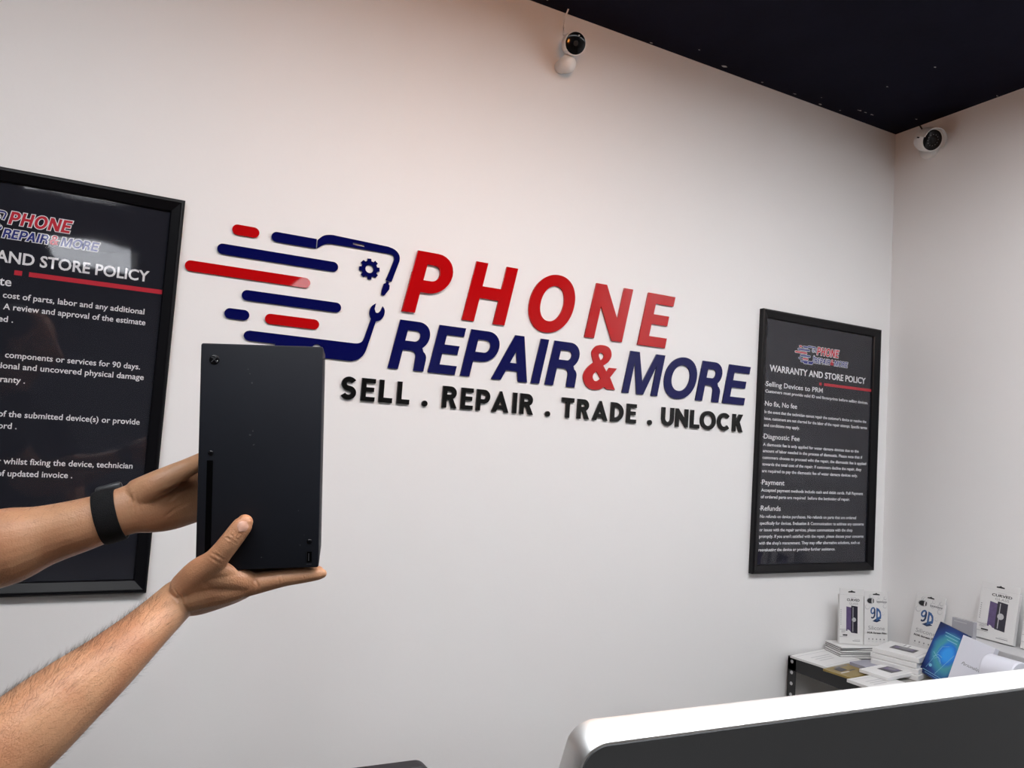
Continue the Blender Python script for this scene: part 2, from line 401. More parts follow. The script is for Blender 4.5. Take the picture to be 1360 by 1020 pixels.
S1 = 0.188; S2 = 0.183
H1, Z1, T1 = 0.1755, 1.7440, 0.0375
H2, Z2, T2 = 0.1370, 1.5835, 0.0290
H3, Z3, T3 = 0.0610, 1.4890, 0.0132
WORD1 = [('P', gP, 0.6265, 0.119), ('H', gH, 0.8070, 0.136), ('O', gO, 1.0060, 0.155), ('N', gN, 1.2220, 0.141), ('E', gE, 1.4250, 0.1105)]
WORD2 = [('R', gR, 0.6000, 0.103), ('E', gE, 0.7160, 0.0815), ('P', gP, 0.8140, 0.101), ('A', gA, 0.9130, 0.118), ('I', gI, 1.0440, 0.0285), ('R', gR, 1.0920, 0.105)]
WORD3 = [('M', gM, 1.3750, 0.140), ('O', gO, 1.5300, 0.134), ('R', gR, 1.6760, 0.101), ('E', gE, 1.7950, 0.0985)]
TAG = [('SELL', [('S', gS, .476, .043), ('E', gE, .532, .038), ('L', gL, .581, .038), ('L', gL, .632, .036)]),
       ('REPAIR', [('R', gR2, .765, .045), ('E', gE, .822, .0375), ('P', gP2, .870, .043), ('A', gA2, .920, .055), ('I', gI, .988, .0133), ('R', gR2, 1.012, .045)]),
       ('TRADE', [('T', gT, 1.156, .043), ('R', gR2, 1.212, .044), ('A', gA2, 1.268, .057), ('D', gD, 1.337, .048), ('E', gE, 1.398, .037)]),
       ('UNLOCK', [('U', gU, 1.538, .050), ('N', gN2, 1.596, .052), ('L', gL, 1.659, .038), ('O', gO, 1.702, .066), ('C', gC, 1.777, .053), ('K', gK, 1.846, .046)])]
def pill(xa, xb, z, t=0.0262):
    r = t / 2
    return [arc(xb - r, z, r, r, -90, 90, 10) + arc(xa + r, z, r, r, 90, 270, 10)]
BAR_T = 0.0262
LOGO = [  # name, loops, colour, label, category
    ('logo_stripe', pill(0.1728, 0.2380, 1.8900), 'r', 'short red pill-shaped stripe at the top left of the wall logo', 'sign stripe'),
    ('logo_stripe', pill(0.1426, 0.4433, 1.8358), 'n', 'long navy stripe, second navy one from the top of the logo', 'sign stripe'),
    ('logo_stripe', pill(0.0739, 0.3745, 1.7820), 'r', 'longest red stripe reaching left towards the big framed poster', 'sign stripe'),
    ('logo_stripe', pill(0.2097, 0.4601, 1.7290), 'n', 'navy stripe just below the longest red stripe', 'sign stripe'),
    ('logo_stripe', pill(0.1732, 0.2323, 1.6780), 'n', 'very short navy pill-shaped stripe beside a red one', 'sign stripe'),
    ('logo_stripe', pill(0.2701, 0.4067, 1.6770), 'r', 'short red stripe just above the held console', 'sign stripe'),
]
PHONE_TOP_BAR = [arc(0.2680 + 0.0129, 1.8888, 0.0129, 0.0129, 90, 270, 10) + [(0.3815, 1.8759), (0.3815, 1.9017)]]
PHONE_ARM = [catmull([(0.3840, 1.8998), (0.3937, 1.9103), (0.4047, 1.9168), (0.4191, 1.9197), (0.4300, 1.9197), (0.5740, 1.9155), (0.5900, 1.9120), (0.6020, 1.9050), (0.6085, 1.8950), (0.6098, 1.8834), (0.6062, 1.8688),
                      (0.5918, 1.8203), (0.5753, 1.8230), (0.5915, 1.8741), (0.5935, 1.8870), (0.5895, 1.8940), (0.5790, 1.8965), (0.4292, 1.8960), (0.4118, 1.8945), (0.3993, 1.8890), (0.3901, 1.8815), (0.3840, 1.8765)], 4, corners=(0, 4, 5, 11, 12, 16, 17, 21)),
             [(0.4770, 1.9090), (0.5085, 1.9090), (0.5090, 1.9030), (0.4775, 1.9045)]]
DRIVER = [[(0.5772, 1.8212), (0.5850, 1.8178), (0.5838, 1.8128), (0.5874, 1.8092), (0.5872, 1.7985), (0.5742, 1.7790), (0.5656, 1.7806), (0.5667, 1.7950), (0.5704, 1.8118), (0.5765, 1.8150)]]
def gear(cx, cz, ro, rb, rh, n=8):
    o = []
    for i in range(n):
        a = 360 / n * i + 5
        for da, r in ((-15, rb), (-10.5, ro), (10.5, ro), (15, rb)):
            o.append((cx + r * cos(radians(a + da)), cz + r * sin(radians(a + da))))
    return [o, arc(cx, cz, rh, rh, 0, 350, 23)]
GEAR = gear(0.5276, 1.8458, 0.0285, 0.0222, 0.0112)
WRENCH = [catmull([(0.5535, 1.7555), (0.5440, 1.7480), (0.5390, 1.7390), (0.5372, 1.7270), (0.5400, 1.7170), (0.5430, 1.7118), (0.5291, 1.6597), (0.5240, 1.6475), (0.5129, 1.6412), (0.5000, 1.6400), (0.2360, 1.6412),
                   (0.2270, 1.6372), (0.2230, 1.6280), (0.2275, 1.6190), (0.2370, 1.6152), (0.3000, 1.6150), (0.3000, 1.5990), (0.3040, 1.5935), (0.3120, 1.5918), (0.4995, 1.5918), (0.5165, 1.5979), (0.5303, 1.6114), (0.5370, 1.6265),
                   (0.5569, 1.7060), (0.5690, 1.7110), (0.5770, 1.7220), (0.5795, 1.7341), (0.5778, 1.7430), (0.5723, 1.7500), (0.5675, 1.7370), (0.5618, 1.7308), (0.5549, 1.7305), (0.5508, 1.7397)], 4,
                  corners=(0, 5, 6, 9, 10, 14, 15, 16, 18, 19, 22, 23, 28, 29, 32)),
          arc(0.4058, 1.6140, 0.0120, 0.0120, 0, 350, 23)]

# ================================================================== ROOM
def build_room():
    def slab(name, lo, hi, m):
        bm = bm_new(); add_box(bm, lo, hi); o = obj(name, fix(bm), m); o['kind'] = 'structure'; return o
    t = ROOM_T
    slab('wall_back', (XL - t, 0, 0), (XR + t, t, ZC), M_WALL)
    slab('wall_right', (XR, YF, 0), (XR + t, 0, ZC), M_WALL)
    slab('wall_left', (XL - t, YF, 0), (XL, 0, ZC), M_WALL2)
    slab('wall_front', (XL - t, YF - t, 0), (XR + t, YF, ZC), M_WALL2)
    slab('floor', (XL - t, YF - t, -t), (XR + t, t, 0), M_FLOOR)
    c = slab('ceiling', (XL - t, YF - t, ZC), (XR + t, t, ZC + t), M_CEIL)
    # bare plaster nicks in the dark paint
    bm = bm_new(); rnd = random.Random(4)
    spots = [(1.001, -.030, .006), (1.711, -.028, .013), (1.568, -.064, .005), (1.408, -.010, .010), (2.284, -.413, .007), (2.277, -.239, .006), (2.590, -.134, .007), (2.640, -.408, .008), (2.4245, -.065, .011), (2.39, -.064, .008), (2.36, -.063, .009), (2.352, -.062, .005), (2.62, -.60, .006), (2.06, -.02, .008), (1.90, -.018, .006), (2.20, -.015, .010), (2.30, -.022, .006), (2.16, -.055, .004)]
    for x, y, r in spots:
        n = 6; a0 = rnd.random() * 6
        vs = [bm.verts.new((x + r * rnd.uniform(.4, 1.2) * cos(a0 + 2 * pi * k / n), y + r * .45 * rnd.uniform(.4, 1.2) * sin(a0 + 2 * pi * k / n), ZC - 0.0008)) for k in range(n)]
        f = bm.faces.new(vs); f.normal_update()
        if f.normal.z > 0: f.normal_flip()
    fo = obj('paint_chips', bm, M_FLECK, c); fo['kind'] = 'structure'
    # skirting
    for nm, lo, hi in (('baseboard_back', (XL, -0.014, 0), (XR, 0, 0.09)), ('baseboard_right', (XR - 0.014, YF, 0), (XR, -0.014, 0.09))):
        slab(nm, lo, hi, M_WHITEMETAL)
build_room()

def ceiling_panel(x, y, label, w=0.6, l=1.2, m=M_LAMP, name='ceiling_light', group='flat light panels on the dark ceiling'):
    t = thing(name, label, 'ceiling light', Matrix.Translation((x, y, ZC)), group)
    bm = bm_new(); f = 0.022; d = 0.03
    for lo, hi in (((-w/2, -l/2, -d), (w/2, -l/2 + f, 0)), ((-w/2, l/2 - f, -d), (w/2, l/2, 0)), ((-w/2, -l/2 + f, -d), (-w/2 + f, l/2 - f, 0)), ((w/2 - f, -l/2 + f, -d), (w/2, l/2 - f, 0))): add_box(bm, lo, hi)
    obj('frame', fix(bm), M_WHITEMETAL, t)
    bm = bm_new(); add_box(bm, (-w/2 + f, -l/2 + f, -d + 0.006), (w/2 - f, l/2 - f, -0.004)); obj('diffuser', fix(bm), m, t)
    return t
for i, (x, y) in enumerate(PANELS):
    ceiling_panel(x, y, ['white light panel overhead behind the photographer, nearest the left poster', 'white light panel farther back, mirrored in the left poster', 'white light panel farther back, mirrored at the end of the red stripe', 'white light panel farther back, nearest the left wall'][i])

for i, (x, y, p) in enumerate(NEAR_PANELS):
    ceiling_panel(x, y, ['white light panel close to the sign wall, above the person', 'white light panel close to the sign wall, above the silver computer', 'white light panel nearest the corner shelf'][i], w=1.15, l=0.6, m=mat('lamp_diffuser_%d' % i, (0.9, 0.9, 0.9), 0.5, emit=PANEL_COLOR, estr=p))
def pendant():  # added light source out of view; its warm glow falls on the wall
    t = thing('added_pendant_lamp', 'warm globe pendant lamp, unseen, added for the glow on the upper wall', 'lamp', Matrix.Translation((ADDED_PENDANT[0], ADDED_PENDANT[1], ZC)))
    d = ADDED_PENDANT[2] - ZC
    bm = bm_new(); bmesh.ops.create_uvsphere(bm, u_segments=24, v_segments=14, radius=0.088, matrix=Matrix.Translation((0, 0, d))); smooth(obj('globe', bm, M_WARM, t), 180)
    bm = bm_new(); add_tube(bm, [(0, 0, 0), (0, 0, d + 0.11)], 0.003, 8); obj('cord', fix(bm), M_PLBLACK, t)
    bm = bm_new(); add_lathe(bm, [(0.0, 0.0), (0.022, 0.0), (0.026, 0.035), (0.0, 0.035)], 20, mtx=Matrix.Translation((0, 0, d + 0.108)) @ Matrix.Rotation(radians(-90), 4, 'X')); obj('socket', fix(bm), M_PLBLACK, t)
pendant()

# ================================================================== WALL SIGN
def sign_piece(name, loops, m, label, cat, group, depth=0.005, y0=-0.0002, bevel=0.0):
    me = curve_mesh(loops, depth / 2 - bevel, bevel)
    # origin at the piece's centre
    xs = [v.co.x for v in me.vertices]; ys = [v.co.y for v in me.vertices]
    cx, cy_ = (min(xs) + max(xs)) / 2, (min(ys) + max(ys)) / 2
    for v in me.vertices: v.co.x -= cx; v.co.y -= cy_
    wallify(me, 0.0)
    o = obj(name, me, m); o.location = (cx, y0, cy_)
    return tag(o, label, cat, group)
ORD = ['first', 'second', 'third', 'fourth', 'fifth', 'sixth']
for i, (ch, g, x, w) in enumerate(WORD1):
    sign_piece('sign_letter', place(g(w, H1, T1), x, Z1, S1), M_RED, f'big red letter {ch}, {ORD[i]} of the five on the sign\'s top line', 'sign letter', 'red letters of the top sign line', depth=0.009 if i == 0 else 0.006)
for i, (ch, g, x, w) in enumerate(WORD2):
    sign_piece('sign_letter', place(g(w, H2, T2), x, Z2, S2), M_NAVY, f'navy slanted letter {ch}, {ORD[i]} of the six left of the red ampersand', 'sign letter', 'navy letters of the middle sign line')
sign_piece('sign_ampersand', AMP, M_RED, 'red ampersand between the two navy words of the wall sign', 'sign letter', None)
for i, (ch, g, x, w) in enumerate(WORD3):
    sign_piece('sign_letter', place(g(w, H2, T2), x, Z2, S2), M_NAVY, f'navy slanted letter {ch}, {ORD[i]} of the four right of the red ampersand', 'sign letter', 'navy letters of the middle sign line')
for wi, (word, ls) in enumerate(TAG):
    for i, (ch, g, x, w) in enumerate(ls):
        sign_piece('sign_letter', place(g(w, H3, T3), x, Z3), M_BLACK, f'small black letter {ch}, {ORD[i]} letter of the word {word}', 'sign letter', 'black letters of the bottom sign line', depth=0.007)
for x, a, b in ((0.7135, 'SELL', 'REPAIR'), (1.1080, 'REPAIR', 'TRADE'), (1.4905, 'TRADE', 'UNLOCK')):
    sign_piece('sign_dot', place(gDot(0.0165, 0, 0), x, 1.4955), M_BLACK, f'small black dot between the words {a} and {b}', 'sign dot', 'black dots of the bottom sign line', depth=0.007)
for nm, loops, c, lab, cat in LOGO:
    sign_piece(nm, loops, M_RED if c == 'r' else M_NAVY, lab, cat, 'stripes of the wall logo')
sign_piece('logo_stripe', PHONE_TOP_BAR, M_NAVY, 'topmost navy stripe, butting against the curved phone outline', 'sign stripe', 'stripes of the wall logo')
sign_piece('logo_phone_outline', PHONE_ARM, M_NAVY, 'curved navy upper half of the phone outline with a slot', 'sign shape', None)
sign_piece('logo_screwdriver_tip', DRIVER, M_NAVY, 'small navy screwdriver tip at the end of the phone outline', 'sign shape', None)
sign_piece('logo_gear', GEAR, M_NAVY, 'small navy gear with eight teeth inside the phone outline', 'sign shape', None)
sign_piece('logo_wrench', WRENCH, M_NAVY, 'navy lower half of the phone outline ending in a wrench head', 'sign shape', None)

# ================================================================== POSTERS
def logo_flat(bm, x, z, sc, y):
    """small printed logo with white outlines; x,z = top-left of the stripe icon, sc scale of the wall icon"""
    def tr(lp, ox=0.0, oz=0.0, s=sc): return [[(x + (px - 0.0739 - ox) * s, z + (pz - 1.920 - oz) * s) for px, pz in l] for l in lp]
    icon = [(l, c) for _, l, c, *_ in LOGO] + [(PHONE_TOP_BAR, 'n'), (PHONE_ARM, 'n'), (GEAR, 'n'), (WRENCH, 'n')]
    for l, c in icon:
        lp = tr(l)
        join_mesh(bm, flat(lp, y - 0.0002, 0.0016), 1); join_mesh(bm, flat(lp, y - 0.0004), 2 if c == 'r' else 3)
def word_flat(bm, items, h, t, shear, x0, z0, sx, sc, y, col, gap=None):
    for ch, g, px, w in items:
        lp = [[(x0 + (a - items[0][2]) * sx + 0, z0 + b * sc) for a, b in l] for l in place(g(w, h, t), px, 0, shear)]
        join_mesh(bm, flat(lp, y - 0.0002, 0.0017), 1); join_mesh(bm, flat(lp, y - 0.0004), col)
TIGHT1 = []
xx = 0
for ch, g, _, w in WORD1: TIGHT1.append((ch, g, xx, w)); xx += w + 0.022
W1LEN = xx - 0.022

def poster(name, x0, label, fill):
    w, z0, h = 0.628, 1.0010, 0.9335
    t = thing(name, label, 'framed poster', Matrix.Translation((x0, 0, z0)))
    prof = [(0.0, -0.0005), (0.0, -0.0185), (0.0035, -0.0215), (0.0075, -0.0215), (0.0090, -0.0200), (0.0275, -0.0120), (0.0300, -0.0085), (0.0300, -0.0005)]
    bm = bm_new(); rings = []
    for d, y in prof:
        rings.append([bm.verts.new(c) for c in ((d, y, d), (w - d, y, d), (w - d, y, h - d), (d, y, h - d))])
    for a, b in zip(rings, rings[1:] + rings[:1]):
        for k in range(4): bm.faces.new((a[k], a[(k + 1) % 4], b[(k + 1) % 4], b[k]))
    obj('frame', fix(bm), M_FRAME, t)
    bm = bm_new(); add_box(bm, (0.028, -0.0040, 0.028), (w - 0.028, -0.0006, h - 0.028), mi=0)
    fix(bm)
    fill(bm, x0, z0)
    obj('printed_sheet', bm, [M_SHEET, M_PWHITE, M_PRED, M_PNAVY], t)
    bm = bm_new(); add_box(bm, (0.0285, -0.0082, 0.0285), (w - 0.0285, -0.0066, h - 0.0285)); obj('glazing', fix(bm), M_GLASS, t)
    return t
YS = -0.0042
def fill_right(bm, x0, z0):
    def T(s, a, z, cap, b=None, bold=0.012, **k): join_mesh(bm, text_mesh(s, a - x0, z - z0, cap, x1=None if b is None else b - x0, bold=bold, y=YS, **k), 1)
    logo_flat(bm, 2.1320 - x0, 1.8285 - z0, 0.205, YS)
    word_flat(bm, TIGHT1, H1, T1, S1, 2.2440 - x0, 1.8000 - z0, 0.116 / W1LEN, 0.030 / H1, YS, 2)
    ws = 0.1825 / (1.919 - 0.60)
    word_flat(bm, WORD2, H2, T2, S2, 2.2325 - x0, 1.7685 - z0, ws, 0.0205 / H2, YS, 3)
    lp = [[(2.2325 - x0 + (a - 0.60) * ws, 1.7685 - z0 + (b - Z2) * 0.0205 / H2) for a, b in l] for l in AMP]
    join_mesh(bm, flat(lp, YS - 0.0002, 0.0015), 1); join_mesh(bm, flat(lp, YS - 0.0004), 2)
    word_flat(bm, WORD3, H2, T2, S2, 2.2325 - x0 + (1.375 - 0.60) * ws, 1.7685 - z0, ws, 0.0205 / H2, YS, 3)
    T('WARRANTY AND STORE POLICY', 2.0095, 1.7158, 0.0226, 2.5180, bold=0.022)
    for a, b in ((2.2635, 2.2770), (2.2892, 2.5560)):
        join_mesh(bm, flat([rect(a - x0, 1.6878 - z0, b - x0, 1.6982 - z0)], YS), 2)
    for s, z, b in (('-Selling Devices to PRM', 1.6610, 2.2838), ('-No fix, No fee', 1.5905, 2.1535), ('-Diagnostic Fee', 1.4735, 2.1730), ('-Payment', 1.3105, 2.1055), ('-Refunds', 1.2190, 2.0920)):
        T(s, 1.9845, z, 0.0172, b, bold=0.010)
    for s, z, b in (('Customers must provide valid ID and fingerprints before selling devices.', 1.6400, 2.5355),
                    ('In the event that the technician cannot repair the customer\'s device or resolve the', 1.5660, 2.5295), ('issue, customers are not charged for the labor of the repair attempt. Specific terms', 1.5425, 2.5345), ('and conditions may apply.', 1.5185, 2.1710),
                    ('A diagnostic fee is only applied for water damage devices due to the', 1.4495, 2.4920), ('amount of labor needed in the process of diagnostic. Please note that if', 1.4270, 2.5135), ('customers choose to proceed wiht the repair, the diagnostic fee is applied', 1.4035, 2.5365), ('towards the total cost of the repair. If customers decline the repair, they', 1.3800, 2.5110), ('are required to pay the diagnostic fee of water damage devices only.', 1.3560, 2.4905),
                    ('Accepted payment methods include cash and debit cards. Full Payment', 1.2880, 2.5245), ('of ordered parts are required  before the beginning of repair.', 1.2645, 2.4520),
                    ('No refunds on device purchases. No refunds on parts that are ordered', 1.1955, 2.4900), ('specifically for devices. Evaluation & Communication: to address any concerns', 1.1718, 2.5345), ('or issues with the repair services, please communicate with the shop', 1.1485, 2.4725), ('promptly. If you aren\'t satisfied with the repair, please discuss your concerns', 1.1255, 2.5350), ('with the shop\'s management. They may offer alternative solutions, such as', 1.1020, 2.5160), ('reevaluating the device or providing further assistance.', 1.0785, 2.3810)):
        T(s, 1.9935, z - 0.002, 0.0104, b, bold=0.018)
def fill_left(bm, x0, z0):
    def T(s, a, z, cap, b=None, bold=0.012, **k): join_mesh(bm, text_mesh(s, None if a is None else a - x0, z - z0, cap, x1=None if b is None else b - x0, bold=bold, y=YS, **k), 1)
    logo_flat(bm, -0.4030 - x0, 1.8420 - z0, 0.205, YS)
    word_flat(bm, TIGHT1, H1, T1, S1, -0.2890 - x0, 1.8140 - z0, 0.117 / W1LEN, 0.029 / H1, YS, 2)
    ws = 0.188 / (1.919 - 0.60)
    word_flat(bm, WORD2, H2, T2, S2, -0.2970 - x0, 1.7820 - z0, ws, 0.0208 / H2, YS, 3)
    lp = [[(-0.2970 - x0 + (a - 0.60) * ws, 1.7820 - z0 + (b - Z2) * 0.0208 / H2) for a, b in l] for l in AMP]
    join_mesh(bm, flat(lp, YS - 0.0002, 0.0015), 1); join_mesh(bm, flat(lp, YS - 0.0004), 2)
    word_flat(bm, WORD3, H2, T2, S2, -0.2970 - x0 + (1.375 - 0.60) * ws, 1.7820 - z0, ws, 0.0208 / H2, YS, 3)
    T('WARRANTY', -0.5130, 1.7285, 0.0245, -0.3130, bold=0.022)
    T('AND STORE POLICY', -0.3050, 1.7285, 0.0245, -0.0005, bold=0.022)
    for a, b in ((-0.2670, -0.2525), (-0.2395, 0.0330)):
        join_mesh(bm, flat([rect(a - x0, 1.7030 - z0, b - x0, 1.7135 - z0)], YS), 2)
    T('-Estimate', None, 1.6765, 0.0190, -0.2700, bold=0.014)
    def V(s, z, a, b): T(s, a, z, 0.0128, b, bold=0.013)
    V('cost of parts, labor and any additional', 1.6500, -0.2830, -0.0030)
    V('A review and approval of the estimate', 1.6245, -0.2800, 0.0015)
    V('required .', 1.5970, -0.3340, -0.2590)
    V('components or services for 90 days.', 1.5190, -0.2665, 0.0000)
    V('additional and uncovered physical damage', 1.4950, -0.3110, 0.0100)
    V('warranty .', 1.4650, -0.3000, -0.2240)
    V('of the submitted device(s) or provide', 1.3895, -0.2670, 0.0110)
    V('record .', 1.3635, -0.2880, -0.2300)
    V('or whilst fixing the device, technician', 1.2865, -0.2690, 0.0055)
    V('of updated invoice .', 1.2600, -0.2570, -0.1140)
poster('framed_poster', -0.5675, 'large black framed policy poster at the left, partly behind the forearm', fill_left)
poster('framed_poster', 1.9540, 'black framed policy poster near the room corner, right of the sign', fill_right)

# ================================================================== SECURITY CAMERAS
def ball_camera():
    d = Vector((-0.20, -1.0, -0.42)).normalized()
    m = dirmtx((1.073, -0.088, 2.6085), d)
    t = thing('security_camera', 'white ball security camera with black face on the back wall', 'security camera', Matrix.Translation((1.074, 0, 2.5660)))
    inv = t.matrix_world.inverted()
    bm = bm_new(); R = 0.0345
    prof = [(0.0, 0.052)] + [(R * sin(radians(a)), 0.018 + 0.034 * cos(radians(a))) for a in range(12, 91, 13)] + [(R, 0.018), (R, -0.004), (R * 0.985, -0.008), (R * 0.93, -0.0095), (0.0, -0.0095)]
    add_lathe(bm, prof, 36, mtx=inv @ m); smooth(obj('body', fix(bm), M_WHITEMETAL, t), 50)
    bm = bm_new(); add_lathe(bm, [(0.0, -0.0135), (0.016, -0.0130), (0.027, -0.0115), (0.0315, -0.0098), (0.0, -0.0094)], 36, mtx=inv @ m); smooth(obj('face', fix(bm), M_CGLOSS, t), 60)
    bm = bm_new(); add_lathe(bm, [(0.0, -0.0140), (0.0075, -0.0138), (0.0080, -0.0128), (0.0, -0.0128)], 20, mtx=inv @ m); smooth(obj('lens', fix(bm), M_CDARK, t), 60)
    bm = bm_new(); mm = inv @ m @ Matrix.Translation((0.006, -0.0002, 0.0225)); add_lathe(bm, [(0.0, -0.0130), (0.0024, -0.0125), (0.0, -0.0105)], 12, mtx=mm); obj('status_light', fix(bm), M_CARD, t)
    # dome mount on the wall
    bm = bm_new(); mm = dirmtx((1.0760, -0.034, 2.5660), (-0.0, -1, -0.2))
    add_lathe(bm, [(0.0, -0.040)] + [(0.0265 * sin(radians(a)), -0.040 + 0.0265 - 0.0265 * cos(radians(a))) for a in range(15, 91, 15)] + [(0.0262, -0.008), (0.022, 0.012), (0.020, 0.0315), (0.0, 0.0315)], 30, mtx=inv @ mm); smooth(obj('mount', fix(bm), M_WHITEMETAL, t), 50)
    bm = bm_new(); add_tube(bm, [inv @ Vector(p) for p in ((1.0750, -0.030, 2.5720), (1.0750, -0.042, 2.5860), (1.074, -0.052, 2.597))], 0.012, 14); smooth(obj('neck', fix(bm), M_WHITEMETAL, t))
    bm = bm_new(); add_tube(bm, [inv @ Vector(p) for p in ((1.0765, -0.040, 2.640), (1.0745, -0.014, 2.672), (1.0770, -0.007, 2.700), (1.0775, -0.010, 2.730), (1.0790, -0.026, 2.7505))], 0.0026, 8); smooth(obj('cable', fix(bm), M_WHITEMETAL, t))
ball_camera()
def turret_camera():
    d = Vector((-0.27, -0.78, -0.36)).normalized()
    c0 = Vector((2.596, -0.190, 2.6500))
    m = dirmtx(c0, d)
    t = thing('security_camera', 'white visored security camera with a ring of lights high in the corner', 'security camera', Matrix.Translation((2.654, -0.165, 2.655)))
    inv = t.matrix_world.inverted(); R = 0.043
    bm = bm_new(); prof = [(0.0, 0.068)] + [(R * sin(radians(a)), 0.025 + 0.043 * cos(radians(a))) for a in range(12, 91, 13)] + [(R, 0.025), (R, -0.012), (R - 0.003, -0.015), (R - 0.0055, -0.013), (0.0, -0.013)]
    add_lathe(bm, prof, 36, mtx=inv @ m); smooth(obj('housing', fix(bm), M_WHITEMETAL, t), 50)
    bm = bm_new(); add_lathe(bm, [(0.0, -0.0165), (0.030, -0.0160), (R - 0.0055, -0.0135), (0.0, -0.0125)], 36, mtx=inv @ m); smooth(obj('face', fix(bm), M_CGLOSS, t), 50)
    bm = bm_new(); add_lathe(bm, [(0.0, -0.0200), (0.009, -0.0195), (0.0125, -0.0175), (0.0125, -0.0150), (0.0, -0.0150)], 24, mtx=inv @ m); smooth(obj('lens', fix(bm), M_CDARK, t), 50)
    for k in range(12):
        a = 2 * pi * k / 12 + 0.2; mm = inv @ m @ Matrix.Translation((0.0205 * cos(a), -0.0160, 0.0205 * sin(a)))
        bm = bm_new(); add_lathe(bm, [(0.0, -0.0016), (0.0014, -0.0010), (0.0016, 0.0005), (0.0, 0.0005)], 10, mtx=mm); obj('infrared_light', fix(bm), M_GREYINK, t)
    # visor over the upper right of the face
    bm = bm_new(); n = 22; rings = []
    for k in range(n + 1):
        a = radians(-20 + 200 * k / n - 8)
        rings.append([bm.verts.new(inv @ m @ Vector((r * cos(a), y, r * sin(a)))) for r, y in ((R + 0.0005, 0.020), (R + 0.003, 0.020), (R + 0.003, -0.030), (R + 0.0005, -0.030))])
    for A, B in zip(rings[:-1], rings[1:]):
        for k in range(4): bm.faces.new((A[k], A[(k + 1) % 4], B[(k + 1) % 4], B[k]))
    bm.faces.new(rings[0]); bm.faces.new(rings[-1][::-1]); smooth(obj('visor', fix(bm), M_WHITEMETAL, t), 40)
    bm = bm_new(); add_lathe(bm, [(0.0, -0.016), (0.026, -0.016), (0.038, -0.010), (0.040, -0.0005), (0.0, -0.0005)], 28, mtx=inv @ dirmtx((2.654, -0.150, 2.640), (-1, 0, 0))); smooth(obj('wall_base', fix(bm), M_WHITEMETAL, t), 40)
    bm = bm_new(); add_tube(bm, [inv @ Vector(p) for p in ((2.642, -0.150, 2.640), (2.630, -0.158, 2.643), (2.618, -0.170, 2.647))], 0.013, 12); smooth(obj('arm', fix(bm), M_WHITEMETAL, t))
    bm = bm_new(); add_tube(bm, [inv @ Vector(p) for p in ((2.6535, -0.106, 2.7500), (2.640, -0.125, 2.725), (2.628, -0.150, 2.690), (2.622, -0.165, 2.672))], 0.0028, 8); smooth(obj('cable', fix(bm), M_PLBLACK, t))
    bm = bm_new()
    mm = inv @ m @ Matrix.Translation((-R * 0.97, 0.012, 0.004)); add_box(bm, (-0.0030, -0.006, -0.003), (0.002, 0.006, 0.003), mtx=mm); obj('screw_slot', fix(bm), M_CDARK, t)
turret_camera()

